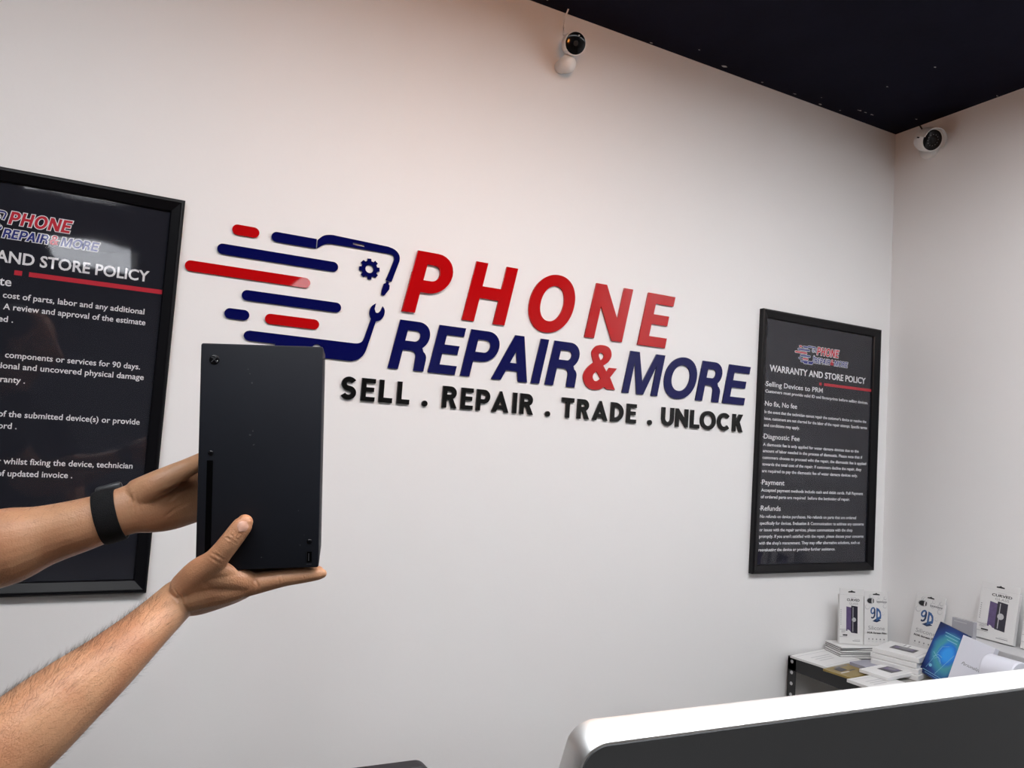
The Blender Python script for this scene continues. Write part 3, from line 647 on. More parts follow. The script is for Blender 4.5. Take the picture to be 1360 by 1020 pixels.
# ================================================================== GAME CONSOLE
CP = Vector((0.1634, -0.9233, 1.2194))
CR = Matrix(((0.9694617, 0.2361160, -0.0662808), (-0.2376780, 0.9712013, -0.0166502), (0.0604406, 0.0318952, 0.9976621)))
CM = Matrix.Translation(CP) @ CR.to_4x4()
def L(x, y, z): return CM @ Vector((x, y, z))
CW, CH, CD = 0.1556, 0.301, 0.145
def build_console():
    t = thing('game_console', 'black tower game console held upright in both hands', 'game console', CM)
    bm = bm_new(); add_box(bm, (-CW/2, 0, 0.003), (CW/2, CD, CH), 0.0026, 2)
    o = obj('shell', fix(bm), M_CONSOLE, t); smooth(o, 40)
    bm = bm_new(); add_lathe(bm, [(0.0, 0.0), (0.055, 0.0), (0.057, 0.0035), (0.0, 0.0035)], 36, mtx=Matrix.Translation((0, CD/2, 0)) @ Matrix.Rotation(radians(90), 4, 'X')); obj('foot', fix(bm), M_CDARK, t)
    def disc(name, x, z, r, m, y=-0.0008, parent=t, dome=0.0006):
        bm = bm_new(); add_lathe(bm, [(0.0, y - dome), (r * 0.6, y - dome * 0.7), (r * 0.93, y), (r, y + 0.0004), (r, 0.001), (0.0, 0.001)], 28, mtx=Matrix.Translation((x, 0, z))); return smooth(obj(name, fix(bm), m, parent), 50)
    pb = disc('power_button', -0.0608, 0.2795, 0.0063, M_CGLOSS)
    # ball-shaped emblem with a curved cross on the power button
    bm = bm_new()
    for s in (-1, 1):
        pth = [(-0.0608 + s * u * 0.0040, 0.2795 + 0.0036 * (1 - 2 * k / 8) + 0.0007 * (1 - abs(1 - 2 * k / 8))) for k, u in zip(range(9), [1, .62, .36, .16, 0, -.2, -.45, -.72, -1])]
        lp = stroke(pth, 0.0010); join_mesh(bm, flat(lp, -0.0021 - 0.0001 * s))
    obj('emblem', bm, M_CGREY, pb)
    bm = bm_new(); mm = Matrix.Translation((-0.0568, -0.0018, 0.2780)); add_box(bm, (-0.0006, -0.0004, -0.0006), (0.0006, 0.0004, 0.0006), mtx=mm); obj('indicator', fix(bm), M_CARD, pb)
    disc('eject_button', -0.0624, 0.1570, 0.0034, M_CGLOSS)
    bm = bm_new(); add_box(bm, (-0.0668, -0.0006, 0.022), (-0.0592, 0.0006, 0.1475), 0.0004, 1); obj('disc_slot', fix(bm), M_SLOT, t)
    disc('pairing_button', 0.0650, 0.0380, 0.0034, M_CGLOSS)
    bm = bm_new(); add_box(bm, (0.0615, -0.0006, 0.0105), (0.0685, 0.0004, 0.0245)); u = obj('usb_port', fix(bm), M_SLOT, t)
    bm = bm_new(); add_box(bm, (0.0640, -0.0010, 0.0125), (0.0652, -0.0004, 0.0225)); add_box(bm, (0.0619, -0.0008, 0.0108), (0.0622, -0.0005, 0.0242)); obj('contact_tongue', fix(bm), M_PORT, u)
    bm = bm_new()
    for k in range(5): join_mesh(bm, flat([rect(0.0617 + k * 0.0014, 0.0072, 0.0626 + k * 0.0014, 0.0086)], -0.0003))
    obj('port_marking', bm, M_CGREY, t)
    # circular vent grille on top
    bm = bm_new()
    for i in range(-5, 6):
        for j in range(-5, 6):
            if i * i + j * j < 27:
                add_lathe(bm, [(0.0, -0.0002), (0.0042, -0.0002), (0.0042, 0.0008), (0.0, 0.0008)], 10, mtx=Matrix.Translation((i * 0.0115, CD/2 + j * 0.0115, CH)) @ Matrix.Rotation(radians(-90), 4, 'X'))
    obj('vent_grille', fix(bm), M_CDARK, t)
    # dust specks on the face
    rnd = random.Random(3)
    for x, z, r in ((-0.0185, 0.268, .0011), (-0.016, 0.262, .0008), (-0.013, 0.250, .0012), (-0.014, 0.181, .0016), (-0.0105, 0.186, .0009), (-0.009, 0.168, .0013), (0.050, 0.080, .0008), (0.053, 0.034, .0009), (0.004, 0.019, .0009), (0.058, 0.047, .0007)):
        bm = bm_new(); vs = [bm.verts.new((x + r * rnd.uniform(.4, 1.3) * cos(2 * pi * k / 6), -0.0002, z + r * rnd.uniform(.4, 1.3) * sin(2 * pi * k / 6))) for k in range(6)]
        f = bm.faces.new(vs); f.normal_update()
        if f.normal.y > 0: f.normal_flip()
        obj('smudge', bm, M_CGREY, t)
build_console()

# ================================================================== PERSON
def ray(px, py, d):
    return CAM_POS + (cf + cr * ((px - 680) / 986.37) - cu * ((py - 510) / 986.37)) * d
def loft(bm, pts, n=22, cap=0.55):
    """pts: (centre, half-height, half-width, 'up' vector); closed elliptical tube with rounded ends"""
    P = [Vector(p[0]) for p in pts]; rings = []
    def ring(c, d, up, a, b):
        u = (up - d * up.dot(d)).normalized(); s = d.cross(u)
        return [bm.verts.new(c + u * a * sin(2 * pi * k / n) + s * b * cos(2 * pi * k / n)) for k in range(n)]
    N = len(pts)
    tang = [(P[min(i + 1, N - 1)] - P[max(i - 1, 0)]).normalized() for i in range(N)]
    def endcap(i, sgn):
        c, a, b, up = P[i], pts[i][1], pts[i][2], Vector(pts[i][3]); d = tang[i]; out = []
        for ang in (25, 50, 72):
            out.append(ring(c + d * sgn * cap * 2 * min(a, b) * sin(radians(ang)), d, up, a * cos(radians(ang)), b * cos(radians(ang))))
        return out, c + d * sgn * cap * 2 * min(a, b)
    c0, tip0 = endcap(0, -1); c1, tip1 = endcap(N - 1, 1)
    rings = c0[::-1] + [ring(P[i], tang[i], Vector(pts[i][3]), pts[i][1], pts[i][2]) for i in range(N)] + c1
    for A, B in zip(rings[:-1], rings[1:]):
        for k in range(n): bm.faces.new((A[k], A[(k + 1) % n], B[(k + 1) % n], B[k]))
    v0 = bm.verts.new(tip0); v1 = bm.verts.new(tip1)
    for k in range(n):
        bm.faces.new((v0, rings[0][(k + 1) % n], rings[0][k])); bm.faces.new((v1, rings[-1][k], rings[-1][(k + 1) % n]))
def spline(pts, m=4):
    """densify control rows by Catmull-Rom; rows (pos, a, b, up)"""
    out = []; N = len(pts)
    def vec(r): return list(r[0]) + [r[1], r[2]] + list(r[3])
    V = [vec(p) for p in pts]
    for i in range(N - 1):
        p0, p1, p2, p3 = V[max(i - 1, 0)], V[i], V[i + 1], V[min(i + 2, N - 1)]
        for k in range(m):
            t = k / m
            q = [0.5 * (2 * b + (c - a) * t + (2 * a - 5 * b + 4 * c - d) * t * t + (3 * b - a - 3 * c + d) * t ** 3) for a, b, c, d in zip(p0, p1, p2, p3)]
            out.append((Vector(q[:3]), q[3], q[4], Vector(q[5:8])))
    out.append((Vector(pts[-1][0]), pts[-1][1], pts[-1][2], Vector(pts[-1][3])))
    return out
def remeshed(bm, vox, it=4, fac=0.5):
    fix(bm); me = bpy.data.meshes.new('t'); bm.to_mesh(me); bm.free()
    o = bpy.data.objects.new('t', me); COL.objects.link(o)
    r = o.modifiers.new('r', 'REMESH'); r.mode = 'VOXEL'; r.voxel_size = vox; r.use_smooth_shade = True
    s = o.modifiers.new('s', 'SMOOTH'); s.iterations = it; s.factor = fac
    dg = bpy.context.evaluated_depsgraph_get(); dg.update()
    out = bpy.data.meshes.new_from_object(o.evaluated_get(dg))
    bpy.data.objects.remove(o); bpy.data.meshes.remove(me)
    return out
UP = Vector((0, 0, 1)); YV = Vector((0, 1, 0))
lx, ly, lz = CR.col[0].normalized(), CR.col[1].normalized(), CR.col[2].normalized()
toC = -cf

# forearm centre lines (shared with the hair builder)
R_ELB = ray(-38, 1032, 0.80)
R_FORE = [(ray(-38, 1032, 0.80), .050, .050), (ray(36, 970, 0.835), .0485, .047), (ray(88, 926, 0.865), .0435, .043), (ray(140, 884, 0.90), .0365, .038), (ray(196, 834, 0.948), .0280, .033), (L(-.103, .043, -.0395), .0245, .030)]
L_FORE = [(ray(-135, 762, 0.965), .050, .046), (ray(0, 728, 1.00), .0525, .045), (ray(60, 711, 1.02), .0415, .040), (ray(110, 697, 1.03), .0365, .034), (ray(150, 684, 1.04), .0335, .028)]
R_SH = Vector((-0.275, -1.135, 1.335)); L_SH = Vector((-0.395, -0.700, 1.375))
def crease(me, lines):
    """press skin folds into a mesh: lines = [(points, width, depth)]"""
    import numpy as np
    n = len(me.vertices); co = np.empty(n * 3); me.vertices.foreach_get('co', co); co = co.reshape(-1, 3)
    no = np.empty(n * 3); me.vertices.foreach_get('normal', no); no = no.reshape(-1, 3); off = np.zeros(n)
    for pts, w, dep in lines:
        P = [np.array(p) for p in pts]; best = np.full(n, 9.0); tt = np.zeros(n); N = len(P) - 1
        for i in range(N):
            a, b = P[i], P[i + 1]; ab = b - a; t = np.clip(((co - a) @ ab) / (ab @ ab), 0, 1)
            d = np.linalg.norm(co - (a + t[:, None] * ab), axis=1); m = d < best; best[m] = d[m]; tt[m] = (i + t[m]) / N
        taper = np.clip(np.minimum(tt, 1 - tt) * 5, 0.15, 1)
        off -= dep * taper * (np.exp(-(best / w) ** 2) - 0.35 * np.exp(-((best - 2.0 * w) / w) ** 2))
    co += no * off[:, None]
    me.vertices.foreach_set('co', co.ravel()); me.update()
R_CREASE = [([(231, 780), (240, 793), (249, 810), (254, 822)], .0016, .0013), ([(239, 776), (248, 792), (256, 809)], .0018, .0008), ([(224, 786), (233, 800), (243, 818)], .0020, .0006),
            ([(297, 706), (306, 710), (317, 717)], .0011, .0010), ([(295, 711), (303, 715), (314, 722)], .0011, .0009), ([(302, 701), (310, 704), (320, 710)], .0010, .0006),
            ([(280, 733), (289, 738), (300, 744)], .0014, .0007), ([(277, 739), (285, 744), (296, 750)], .0014, .0006), ([(308, 748), (316, 754), (330, 760)], .0020, .0012), 
            ([(338, 768), (343, 778), (340, 789)], .0016, .0008), ([(368, 765), (371, 773), (370, 781)], .0011, .0007), ([(374, 764), (376, 772), (375, 780)], .0010, .0005), ([(402, 764), (404, 769), (403, 775)], .0009, .0006),
            ([(264, 770), (280, 782), (300, 786)], .0035, .0005)]
L_CREASE = [([(173, 656), (178, 680), (175, 710)], .0018, .0012), ([(180, 655), (185, 680), (182, 708)], .0020, .0007), ([(212, 656), (226, 650), (240, 642), (258, 634)], .0030, .0024), ([(222, 668), (236, 655), (256, 646)], .0022, .0014),
            ([(214, 690), (232, 676), (256, 664)], .0024, .0006), ([(226, 640), (236, 646), (240, 652)], .0016, .0008)]
def press(me):
    """skin flattens where it presses on the console: move buried points out to its nearest face"""
    import numpy as np
    n = len(me.vertices); co = np.empty(n * 3); me.vertices.foreach_get('co', co); co = co.reshape(-1, 3)
    R3 = np.array(CR); lc = (co - np.array(CP)) @ np.linalg.inv(R3).T
    g = 0.0010; lo = np.array((-CW / 2 - g, -g, 0.003 - g)); hi = np.array((CW / 2 + g, CD + g, CH + g))
    ins = ((lc > lo) & (lc < hi)).all(1); p = lc[ins]
    near = p[:, 1] < CD / 2
    c2 = np.array((-0.0378, CD - 0.040)); v2 = p[~near][:, :2] - c2      # at the back: sideways out
    with np.errstate(divide='ignore'):
        t2 = np.where(v2 > 0, (hi[:2] - c2) / v2, np.where(v2 < 0, (lo[:2] - c2) / v2, 9e9)).min(1)
    q = p[~near]; q[:, :2] = c2 + v2 * np.clip(t2, 1, None)[:, None]; p[~near] = q
    ctr = np.array((-0.0448, 0.034, 0.036)); v = p[near] - ctr          # around the lower front corner: straight out from inside
    with np.errstate(divide='ignore'):
        t = np.where(v > 0, (hi - ctr) / v, np.where(v < 0, (lo - ctr) / v, 9e9)).min(1)
    p[near] = ctr + v * np.clip(t, 1, None)[:, None]
    lc[ins] = p
    ft = (np.hypot(lc[:, 0], lc[:, 1] - CD / 2) < 0.058) & (lc[:, 2] > -g) & (lc[:, 2] < 0.004); lc[ft, 2] = -g
    co = lc @ R3.T + np.array(CP)
    me.vertices.foreach_set('co', co.ravel()); me.update()
def bvh_of(me):
    from mathutils.bvhtree import BVHTree
    return BVHTree.FromPolygons([v.co for v in me.vertices], [p.vertices for p in me.polygons])
def at_px(pts, bvh, d=0.5):
    out = []
    for x, y in pts:
        r = ray(x, y, 1.0) - CAM_POS; h = bvh.ray_cast(CAM_POS, r.normalized())
        if h[0] is not None: out.append(h[0])
    return out
def build_person():
    person = thing('person', 'person at the left in short sleeves, holding the console with both bare forearms', 'person', Matrix.Translation((-0.38, -0.90, 0)))
    inv = person.matrix_world.inverted()
    # ---------- right arm and hand (nearer)
    bm = bm_new()
    dn = (R_FORE[-1][0] - R_FORE[0][0]).normalized()
    upv = (cu - dn * cu.dot(dn)).normalized()
    fore = [(p, a, b, upv) for p, a, b in R_FORE]
    ua = [(R_SH, .050, .048, Vector((1, 0, .3))), (R_SH.lerp(R_FORE[0][0], .5), .048, .046, Vector((1, 0, .3)))]
    loft(bm, spline(ua + [(R_FORE[0][0] + Vector((-.01, 0, -.012)), .046, .046, Vector((1, 0, .3)))], 4))
    loft(bm, spline(fore, 5), 26)
    Z = lz
    palm = [(L(-.103, .043, -.0395), .0245, .030, Z), (L(-.084, .044, -.0380), .0265, .034, Z), (L(-.060, .047, -.0335), .0250, .038, Z), (L(-.034, .049, -.0275), .0225, .040, Z), (L(-.013, .050, -.0215), .0180, .040, Z), (L(.002, .050, -.0165), .0130, .037, Z)]
    loft(bm, spline(palm, 4), 26)
    fingers = [[(-.024, .017, -.0240, .0146), (.004, .016, -.0178, .0136), (.032, .015, -.0130, .0114), (.058, .014, -.0106, .0097), (.076, .0135, -.0090, .0082), (.0815, .0135, -.0084, .0068)],
               [(-.020, .039, -.0210, .0130), (.008, .038, -.0150, .0118), (.040, .037, -.0112, .0105), (.060, .036, -.0110, .0092), (.076, .036, -.0098, .0075)],
               [(-.022, .060, -.0210, .0125), (.002, .060, -.0150, .0115), (.030, .060, -.0118, .0102), (.052, .060, -.0108, .0090), (.068, .060, -.0096, .0072)],
               [(-.032, .080, -.0220, .0115), (-.010, .081, -.0150, .0102), (.012, .083, -.0112, .0092), (.030, .084, -.0100, .0080), (.044, .085, -.0090, .0064)]]
    for fg in fingers: loft(bm, spline([(L(x, y, z), r, r * 0.97, Z) for x, y, z, r in fg], 3), 18)
    th = [(-.094, .020, -.0210, .0190), (-.074, .004, .0005, .0188), (-.0545, -.0070, .0165, .0158), (-.0440, -.0120, .0295, .0142), (-.0345, -.0143, .0420, .0136), (-.0245, -.0138, .0560, .0132), (-.0185, -.0132, .0645, .0124), (-.0160, -.0128, .0685, .0104)]
    loft(bm, spline([(L(x, y, z), r, r, ly) for x, y, z, r in th], 4), 20, 0.45)
    web = [(-.076, .014, -.012, .0190), (-.052, .008, -.0055, .0190), (-.034, .009, -.0090, .0172), (-.016, .0145, -.0165, .0142)]
    loft(bm, spline([(L(x, y, z), r, r, ly) for x, y, z, r in web], 3), 18)
    fill_ = [(-.096, .026, -.0365, .0215), (-.068, .021, -.0275, .0240), (-.042, .0180, -.0235, .0225), (-.016, .0185, -.0210, .0160)]
    loft(bm, spline([(L(x, y, z), r, r, ly) for x, y, z, r in fill_], 3), 18)
    web2 = [(-.062, .000, .006, .0150), (-.045, .000, .004, .0125), (-.030, .007, -.005, .0115), (-.014, .013, -.013, .0120)]
    loft(bm, spline([(L(x, y, z), r, r, ly) for x, y, z, r in web2], 3), 18)
    rarm = remeshed(bm, 0.00115, 9, 0.5)
    press(rarm); rb = bvh_of(rarm); crease(rarm, [(at_px(l, rb), w, d) for l, w, d in R_CREASE])
    press(rarm); rb = bvh_of(rarm)
    # ---------- left arm and hand (farther, behind the console)
    bm = bm_new()
    d2 = (L_FORE[-1][0] - L_FORE[0][0]).normalized(); up2 = (cu - d2 * cu.dot(d2)).normalized()
    ua = [(L_SH, .050, .048, Vector((1, 0, .3))), (L_SH.lerp(L_FORE[0][0], .5), .048, .046, Vector((1, 0, .3)))]
    loft(bm, spline(ua + [(L_FORE[0][0] + Vector((-.01, 0, 0)), .047, .046, Vector((1, 0, .3)))], 4))
    loft(bm, spline([(p, a, b, up2) for p, a, b in L_FORE], 5), 26)
    hp = [(ray(150, 684, 1.04), .0335, .0270, up2), (ray(172, 677, 1.048), .0345, .0240, up2), (ray(196, 671, 1.060), .0400, .0230, up2), (ray(224, 664, 1.078), .0440, .0200, up2), (L(-.100, .166, .090), .0450, .0165, up2), (L(-.070, .1640, .096), .0430, .0135, up2)]
    loft(bm, spline(hp, 4), 26)
    for z0, z1, ln, r in ((.128, .158, .086, .0098), (.106, .122, .096, .0102), (.083, .088, .090, .0098), (.062, .058, .070, .0088)):
        fg = [(L(-.080, .1640, z0), r * 1.2, r * 1.1, UP)] + [(L(-.075 + ln * t, .1580 + (.0025 if t < .3 else 0), z0 + (z1 - z0) * t), r * s, r * s, UP) for t, s in ((.25, 1.1), (.5, 1.02), (.75, .95), (1.0, .78))]
        loft(bm, spline(fg, 3), 18)
    tb = [(ray(186, 656, 1.050), .0230, .0200, up2), (ray(208, 643, 1.052), .0195, .0185, up2), (ray(232, 630, 1.062), .0160, .0150, up2), (ray(254, 619, 1.076), .0135, .0130, up2), (L(-.070, .1600, .150), .0120, .0118, up2), (L(-.050, .1590, .166), .0108, .0110, up2), (L(-.038, .1580, .175), .0085, .0090, up2)]
    loft(bm, spline(tb, 4), 18, 0.45)
    larm = remeshed(bm, 0.0015, 7, 0.5)
    press(larm); lb = bvh_of(larm); crease(larm, [(at_px(l, lb), w, d) for l, w, d in L_CREASE]); press(larm)
    # ---------- head and neck (outside the picture)
    bm = bm_new(); hc = Vector((-0.355, -0.915, 1.60)); X = Vector((1, 0, 0))
    loft(bm, spline([(hc + Vector((-.02, 0, -.17)), .062, .060, X), (hc + Vector((-.012, 0, -.10)), .058, .056, X), (hc + Vector((0, 0, -.04)), .055, .055, X)], 4), 24)
    loft(bm, spline([(hc + Vector((.035, 0, -.085)), .040, .042, X), (hc + Vector((.018, 0, -.055)), .075, .060, X), (hc + Vector((.006, 0, 0)), .094, .073, X), (hc + Vector((0, 0, .050)), .098, .076, X), (hc + Vector((-.005, 0, .082)), .084, .066, X)], 5), 28, 0.33)
    loft(bm, spline([(hc + Vector((.096, 0, .020)), .008, .008, X), (hc + Vector((.112, 0, -.014)), .014, .015, X), (hc + Vector((.100, 0, -.026)), .010, .018, X)], 3), 14)
    for s in (-1, 1):
        loft(bm, spline([(hc + Vector((-.006, s * .076, .022)), .016, .006, X), (hc + Vector((-.004, s * .079, 0)), .018, .007, X), (hc + Vector((.002, s * .076, -.026)), .010, .006, X)], 3), 14)
        loft(bm, spline([(hc + Vector((.088, s * .018, .034)), .010, .008, X), (hc + Vector((.090, s * .045, .032)), .008, .008, X)], 3), 12)
    loft(bm, spline([(hc + Vector((.092, -.022, -.050)), .008, .006, X), (hc + Vector((.100, 0, -.049)), .010, .008, X), (hc + Vector((.092, .022, -.050)), .008, .006, X)], 3), 12)
    head = remeshed(bm, 0.004, 4)
    bm = bm_new()
    for me in (rarm, larm, head): join_mesh(bm, me, 0)
    bmesh.ops.transform(bm, matrix=inv, verts=bm.verts[:])
    body = obj('body', bm, M_SKIN, person)
    for p in body.data.polygons: p.use_smooth = True
    for s in (-1, 1):
        bm = bm_new(); bmesh.ops.create_uvsphere(bm, u_segments=16, v_segments=10, radius=0.0115, matrix=Matrix.Translation(inv @ (hc + Vector((.0815, s * .031, .016)))))
        eye = smooth(obj('eye', bm, M_CARD, person), 180)
        bm = bm_new(); bmesh.ops.create_uvsphere(bm, u_segments=12, v_segments=8, radius=0.0056, matrix=Matrix.Translation(inv @ (hc + Vector((.0882, s * .031, .0155))))); smooth(obj('iris', bm, M_HAIR, eye), 180)
    # ---------- hair cap
    bm = bm_new(); bmesh.ops.create_uvsphere(bm, u_segments=32, v_segments=24, radius=1.0)
    for v in bm.verts: v.co = Vector((v.co.x * .105, v.co.y * .0835, v.co.z * .100)) + Vector((-.014, 0, .036))
    for pc, pn in (((.062, 0, .078), (-.74, 0, .67)), ((0, 0, -.045), (0, 0, 1))):
        bmesh.ops.bisect_plane(bm, geom=bm.verts[:] + bm.edges[:] + bm.faces[:], plane_co=pc, plane_no=pn, clear_inner=True)
    bmesh.ops.solidify(bm, geom=bm.faces[:], thickness=0.006)
    bmesh.ops.transform(bm, matrix=inv @ Matrix.Translation(hc), verts=bm.verts[:]); smooth(obj('hair', fix(bm), M_HAIR, person), 180)
    # ---------- clothes: T-shirt with sleeves, trousers, shoes
    bm = bm_new(); sd = (R_SH - L_SH); sd.z = 0; sd.normalize(); fwd = Vector((-sd.y, sd.x, 0)); 
    if fwd.x < 0: fwd = -fwd
    mid = (R_SH + L_SH) / 2; mid.x -= 0.02
    loft(bm, spline([(mid + Vector((-.03, 0, -.52)), .135, .180, fwd), (mid + Vector((-.03, 0, -.36)), .125, .172, fwd), (mid + Vector((-.02, 0, -.18)), .130, .185, fwd), (mid + Vector((0, 0, -.05)), .112, .190, fwd), (mid + Vector((.0, 0, .03)), .078, .130, fwd), (mid + Vector((0, 0, .065)), .062, .070, fwd)], 5), 30)
    for S, E_ in ((R_SH, R_FORE[0][0]), (L_SH, L_FORE[0][0])):
        a = mid + (S - mid) * 0.75
        loft(bm, spline([(a, .072, .070, Vector((1, 0, .3))), (S, .066, .065, Vector((1, 0, .3))), (S.lerp(E_, .55), .0625, .0615, Vector((1, 0, .3)))], 4), 22, 0.12)
    me = remeshed(bm, 0.006, 5); me.transform(inv); smooth(obj('t_shirt', me, M_SHIRT, person), 180)
    bm = bm_new()
    hip = Vector((mid.x - .035, mid.y, 0.86))
    loft(bm, spline([(hip + Vector((0, 0, .06)), .128, .172, fwd), (hip, .130, .178, fwd), (hip + Vector((0, 0, -.09)), .115, .165, fwd)], 4), 26)
    for s in (-1, 1):
        o = -sd * s * -0.095
        loft(bm, spline([(hip + o + Vector((0, 0, -.04)), .098, .092, fwd), (hip + o + Vector((.008, 0, -.38)), .070, .068, fwd), (hip + o + Vector((-.005, 0, -.78)), .055, .054, fwd)], 5), 22, 0.1)
    me = remeshed(bm, 0.007, 5); me.transform(inv); smooth(obj('trousers', me, M_JEANS, person), 180)
    for s in (-1, 1):
        o = hip + sd * s * 0.095; o.z = 0
        bm = bm_new(); loft(bm, spline([(o + fwd * -.055 + Vector((0, 0, .050)), .048, .036, UP), (o + fwd * .03 + Vector((0, 0, .045)), .044, .042, UP), (o + fwd * .12 + Vector((0, 0, .032)), .031, .046, UP), (o + fwd * .175 + Vector((0, 0, .026)), .025, .038, UP)], 4), 20, 0.3)
        for v in bm.verts: v.co.z = max(v.co.z, 0.0)
        bmesh.ops.transform(bm, matrix=inv, verts=bm.verts[:]); smooth(obj('shoe', fix(bm), M_PLBLACK, person), 180)
    # ---------- thumb nail (dorsal side faces the camera)
    bm = bm_new(); nr = 9; nc = 9; grid = []
    c0 = Vector((-.0172, -.0300, .0645)); ax = Vector((.0092, .0004, .0128)).normalized(); sx_ = Vector((0.81, 0, -.585)).normalized(); nn = ax.cross(sx_); 
    if nn.y > 0: nn = -nn
    for i in range(nr):
        row = []
        v = -1 + 2 * i / (nr - 1)
        for j in range(nc):
            u = -1 + 2 * j / (nc - 1)
            wv = math.sqrt(max(0.0, 1 - abs(v) ** 3.2)) if abs(v) < 1 else 0.25
            wv = max(wv, 0.3)
            p = c0 + ax * (v * 0.0072 + (-0.0012 * u * u if v > 0 else 0.0008 * u * u)) + sx_ * (u * 0.0068 * wv) - nn * (0.0022 * u * u * wv * wv) - nn * (0.0010 * max(0, v) ** 2)
            w0 = CM @ p; dv = (CR @ nn); h = rb.ray_cast(w0, -dv)
            q = (h[0] + dv * (0.0005 + 0.0003 * (1 - u * u))) if h[0] is not None else w0
            row.append(bm.verts.new(inv @ q))
        grid.append(row)
    for i in range(nr - 1):
        for j in range(nc - 1): bm.faces.new((grid[i][j], grid[i][j + 1], grid[i + 1][j + 1], grid[i + 1][j]))
    fix(bm)
    ext = bmesh.ops.solidify(bm, geom=bm.faces[:], thickness=0.0006)
    smooth(obj('thumbnail', bm, M_NAIL, person), 60)
    # ---------- wrist watch on the left wrist
    wc, wd = ray(146.5, 685, 1.038), d2
    wt = thing('wristwatch', None, None); wt.parent = person; wt.matrix_local = Matrix.Identity(4)
    def wring(off, a, b, n=36):
        sd_ = wd.cross(up2)
        return [inv @ (wc + wd * off + up2 * a * sin(2 * pi * k / n) + sd_ * b * cos(2 * pi * k / n)) for k in range(n)]
    bm = bm_new(); rs = []
    hw = .0142
    for off, e in ((-hw, .0005), (-hw, .0026), (-hw * .8, .0036), (0, .0040), (hw * .8, .0036), (hw, .0026), (hw, .0005)):
        t_ = (off + hw) / (2 * hw)
        a = .0348 + (.0340 - .0348) * t_ + e; b = .0300 + (.0285 - .0300) * t_ + e
        rs.append([bm.verts.new(p) for p in wring(off + 0.10 * 0, a, b)])
    for A, B in zip(rs, rs[1:] + rs[:1]):
        for k in range(36): bm.faces.new((A[k], A[(k + 1) % 36], B[(k + 1) % 36], B[k]))
    smooth(obj('watch_band', fix(bm), M_BAND, wt), 60)
    bm = bm_new(); side = wd.cross(up2).normalized()
    if side.dot(toC) > 0: side = -side
    cc = wc + side * .0345 + up2 * .010
    bx = Matrix((( wd.x, up2.x, side.x, 0), (wd.y, up2.y, side.y, 0), (wd.z, up2.z, side.z, 0), (0, 0, 0, 1)))
    add_box(bm, (-.018, -.021, -.006), (.018, .031, .006), .005, 3, mtx=inv @ Matrix.Translation(cc) @ bx); smooth(obj('watch_case', fix(bm), M_CGREY, wt), 50)
    # ---------- hair on the forearms
    bm = bm_new(); rnd = random.Random(11)
    def hairs(F, upx, n, t0, t1, lean):
        cl = spline([(p, a, b, upx) for p, a, b in F], 6); K = len(cl) - 1
        for _ in range(n):
            t = rnd.uniform(t0, t1); i = min(int(t * K), K - 1); f = t * K - i
            c = cl[i][0].lerp(cl[i + 1][0], f); a = cl[i][1] * (1 - f) + cl[i + 1][1] * f; b = cl[i][2] * (1 - f) + cl[i + 1][2] * f
            d = (cl[i + 1][0] - cl[i][0]).normalized(); u = (upx - d * upx.dot(d)).normalized(); s = d.cross(u)
            th_ = rnd.gauss(radians(88), radians(42)) if rnd.random() < .78 else rnd.gauss(radians(270), radians(35))
            nrm = (u * sin(th_) / a + s * cos(th_) / b).normalized()
            root = c + u * sin(th_) * a * .985 + s * cos(th_) * b * .985
            tan = nrm.cross(d).normalized()
            g = (d * lean * rnd.uniform(.2, 1.2) + nrm * rnd.uniform(.30, 1.0) + tan * rnd.gauss(0, .5)).normalized()
            ln = rnd.uniform(.005, .012); w = .00006
            sd_ = g.cross(toC)
            if sd_.length < 1e-3: continue
            sd_ = sd_.normalized() * w
            p1 = root + g * ln * .5; p2 = root + g * ln + d * ln * .25
            vs = [bm.verts.new(inv @ q) for q in (root - sd_, root + sd_, p1 + sd_ * .8, p2, p1 - sd_ * .8)]
            bm.faces.new(vs)
    hairs(R_FORE, upv, 3600, .10, .88, 1.3)
    hairs(L_FORE, up2, 150, .25, .80, 1.6)
    ho = obj('arm_hair', bm, M_HAIR, person); ho['kind'] = 'stuff'
build_person()

# ================================================================== DESK, MONITORS
def build_desk():
    t = thing('reception_desk', 'dark reception desk under the silver computer, below the picture', 'desk', Matrix.Translation((0.80, -1.42, 0)))
    def part(n, lo, hi, b=0.003):
        bm = bm_new(); add_box(bm, lo, hi, b); obj(n, fix(bm), M_DESK, t)
    part('desk_top', (-1.24, -0.30, 0.690), (1.24, 0.30, 0.720))
    part('front_panel', (-1.20, -0.28, 0.0), (1.20, -0.262, 0.690)); part('side_panel', (-1.22, -0.28, 0.0), (-1.20, 0.28, 0.690)); part('side_panel', (1.20, -0.28, 0.0), (1.22, 0.28, 0.690))
build_desk()
def rrect(w, h, r, n=8, off=0.0):
    a, b, r2 = w / 2 - off, h / 2 - off, max(r - off, 0.001)
    return arc(a - r2, b - r2, r2, r2, 0, 90, n) + arc(-a + r2, b - r2, r2, r2, 90, 180, n) + arc(-a + r2, -b + r2, r2, r2, 180, 270, n) + arc(a - r2, -b + r2, r2, r2, 270, 360, n)
def slab_loft(bm, secs):
    rings = []
    for lp, y in secs: rings.append([bm.verts.new((p[0], y, p[1])) for p in lp])
    n = len(rings[0])
    for A, B in zip(rings[:-1], rings[1:]):
        for k in range(n): bm.faces.new((A[k], A[(k + 1) % n], B[(k + 1) % n], B[k]))
    bm.faces.new(rings[0][::-1]); bm.faces.new(rings[-1])
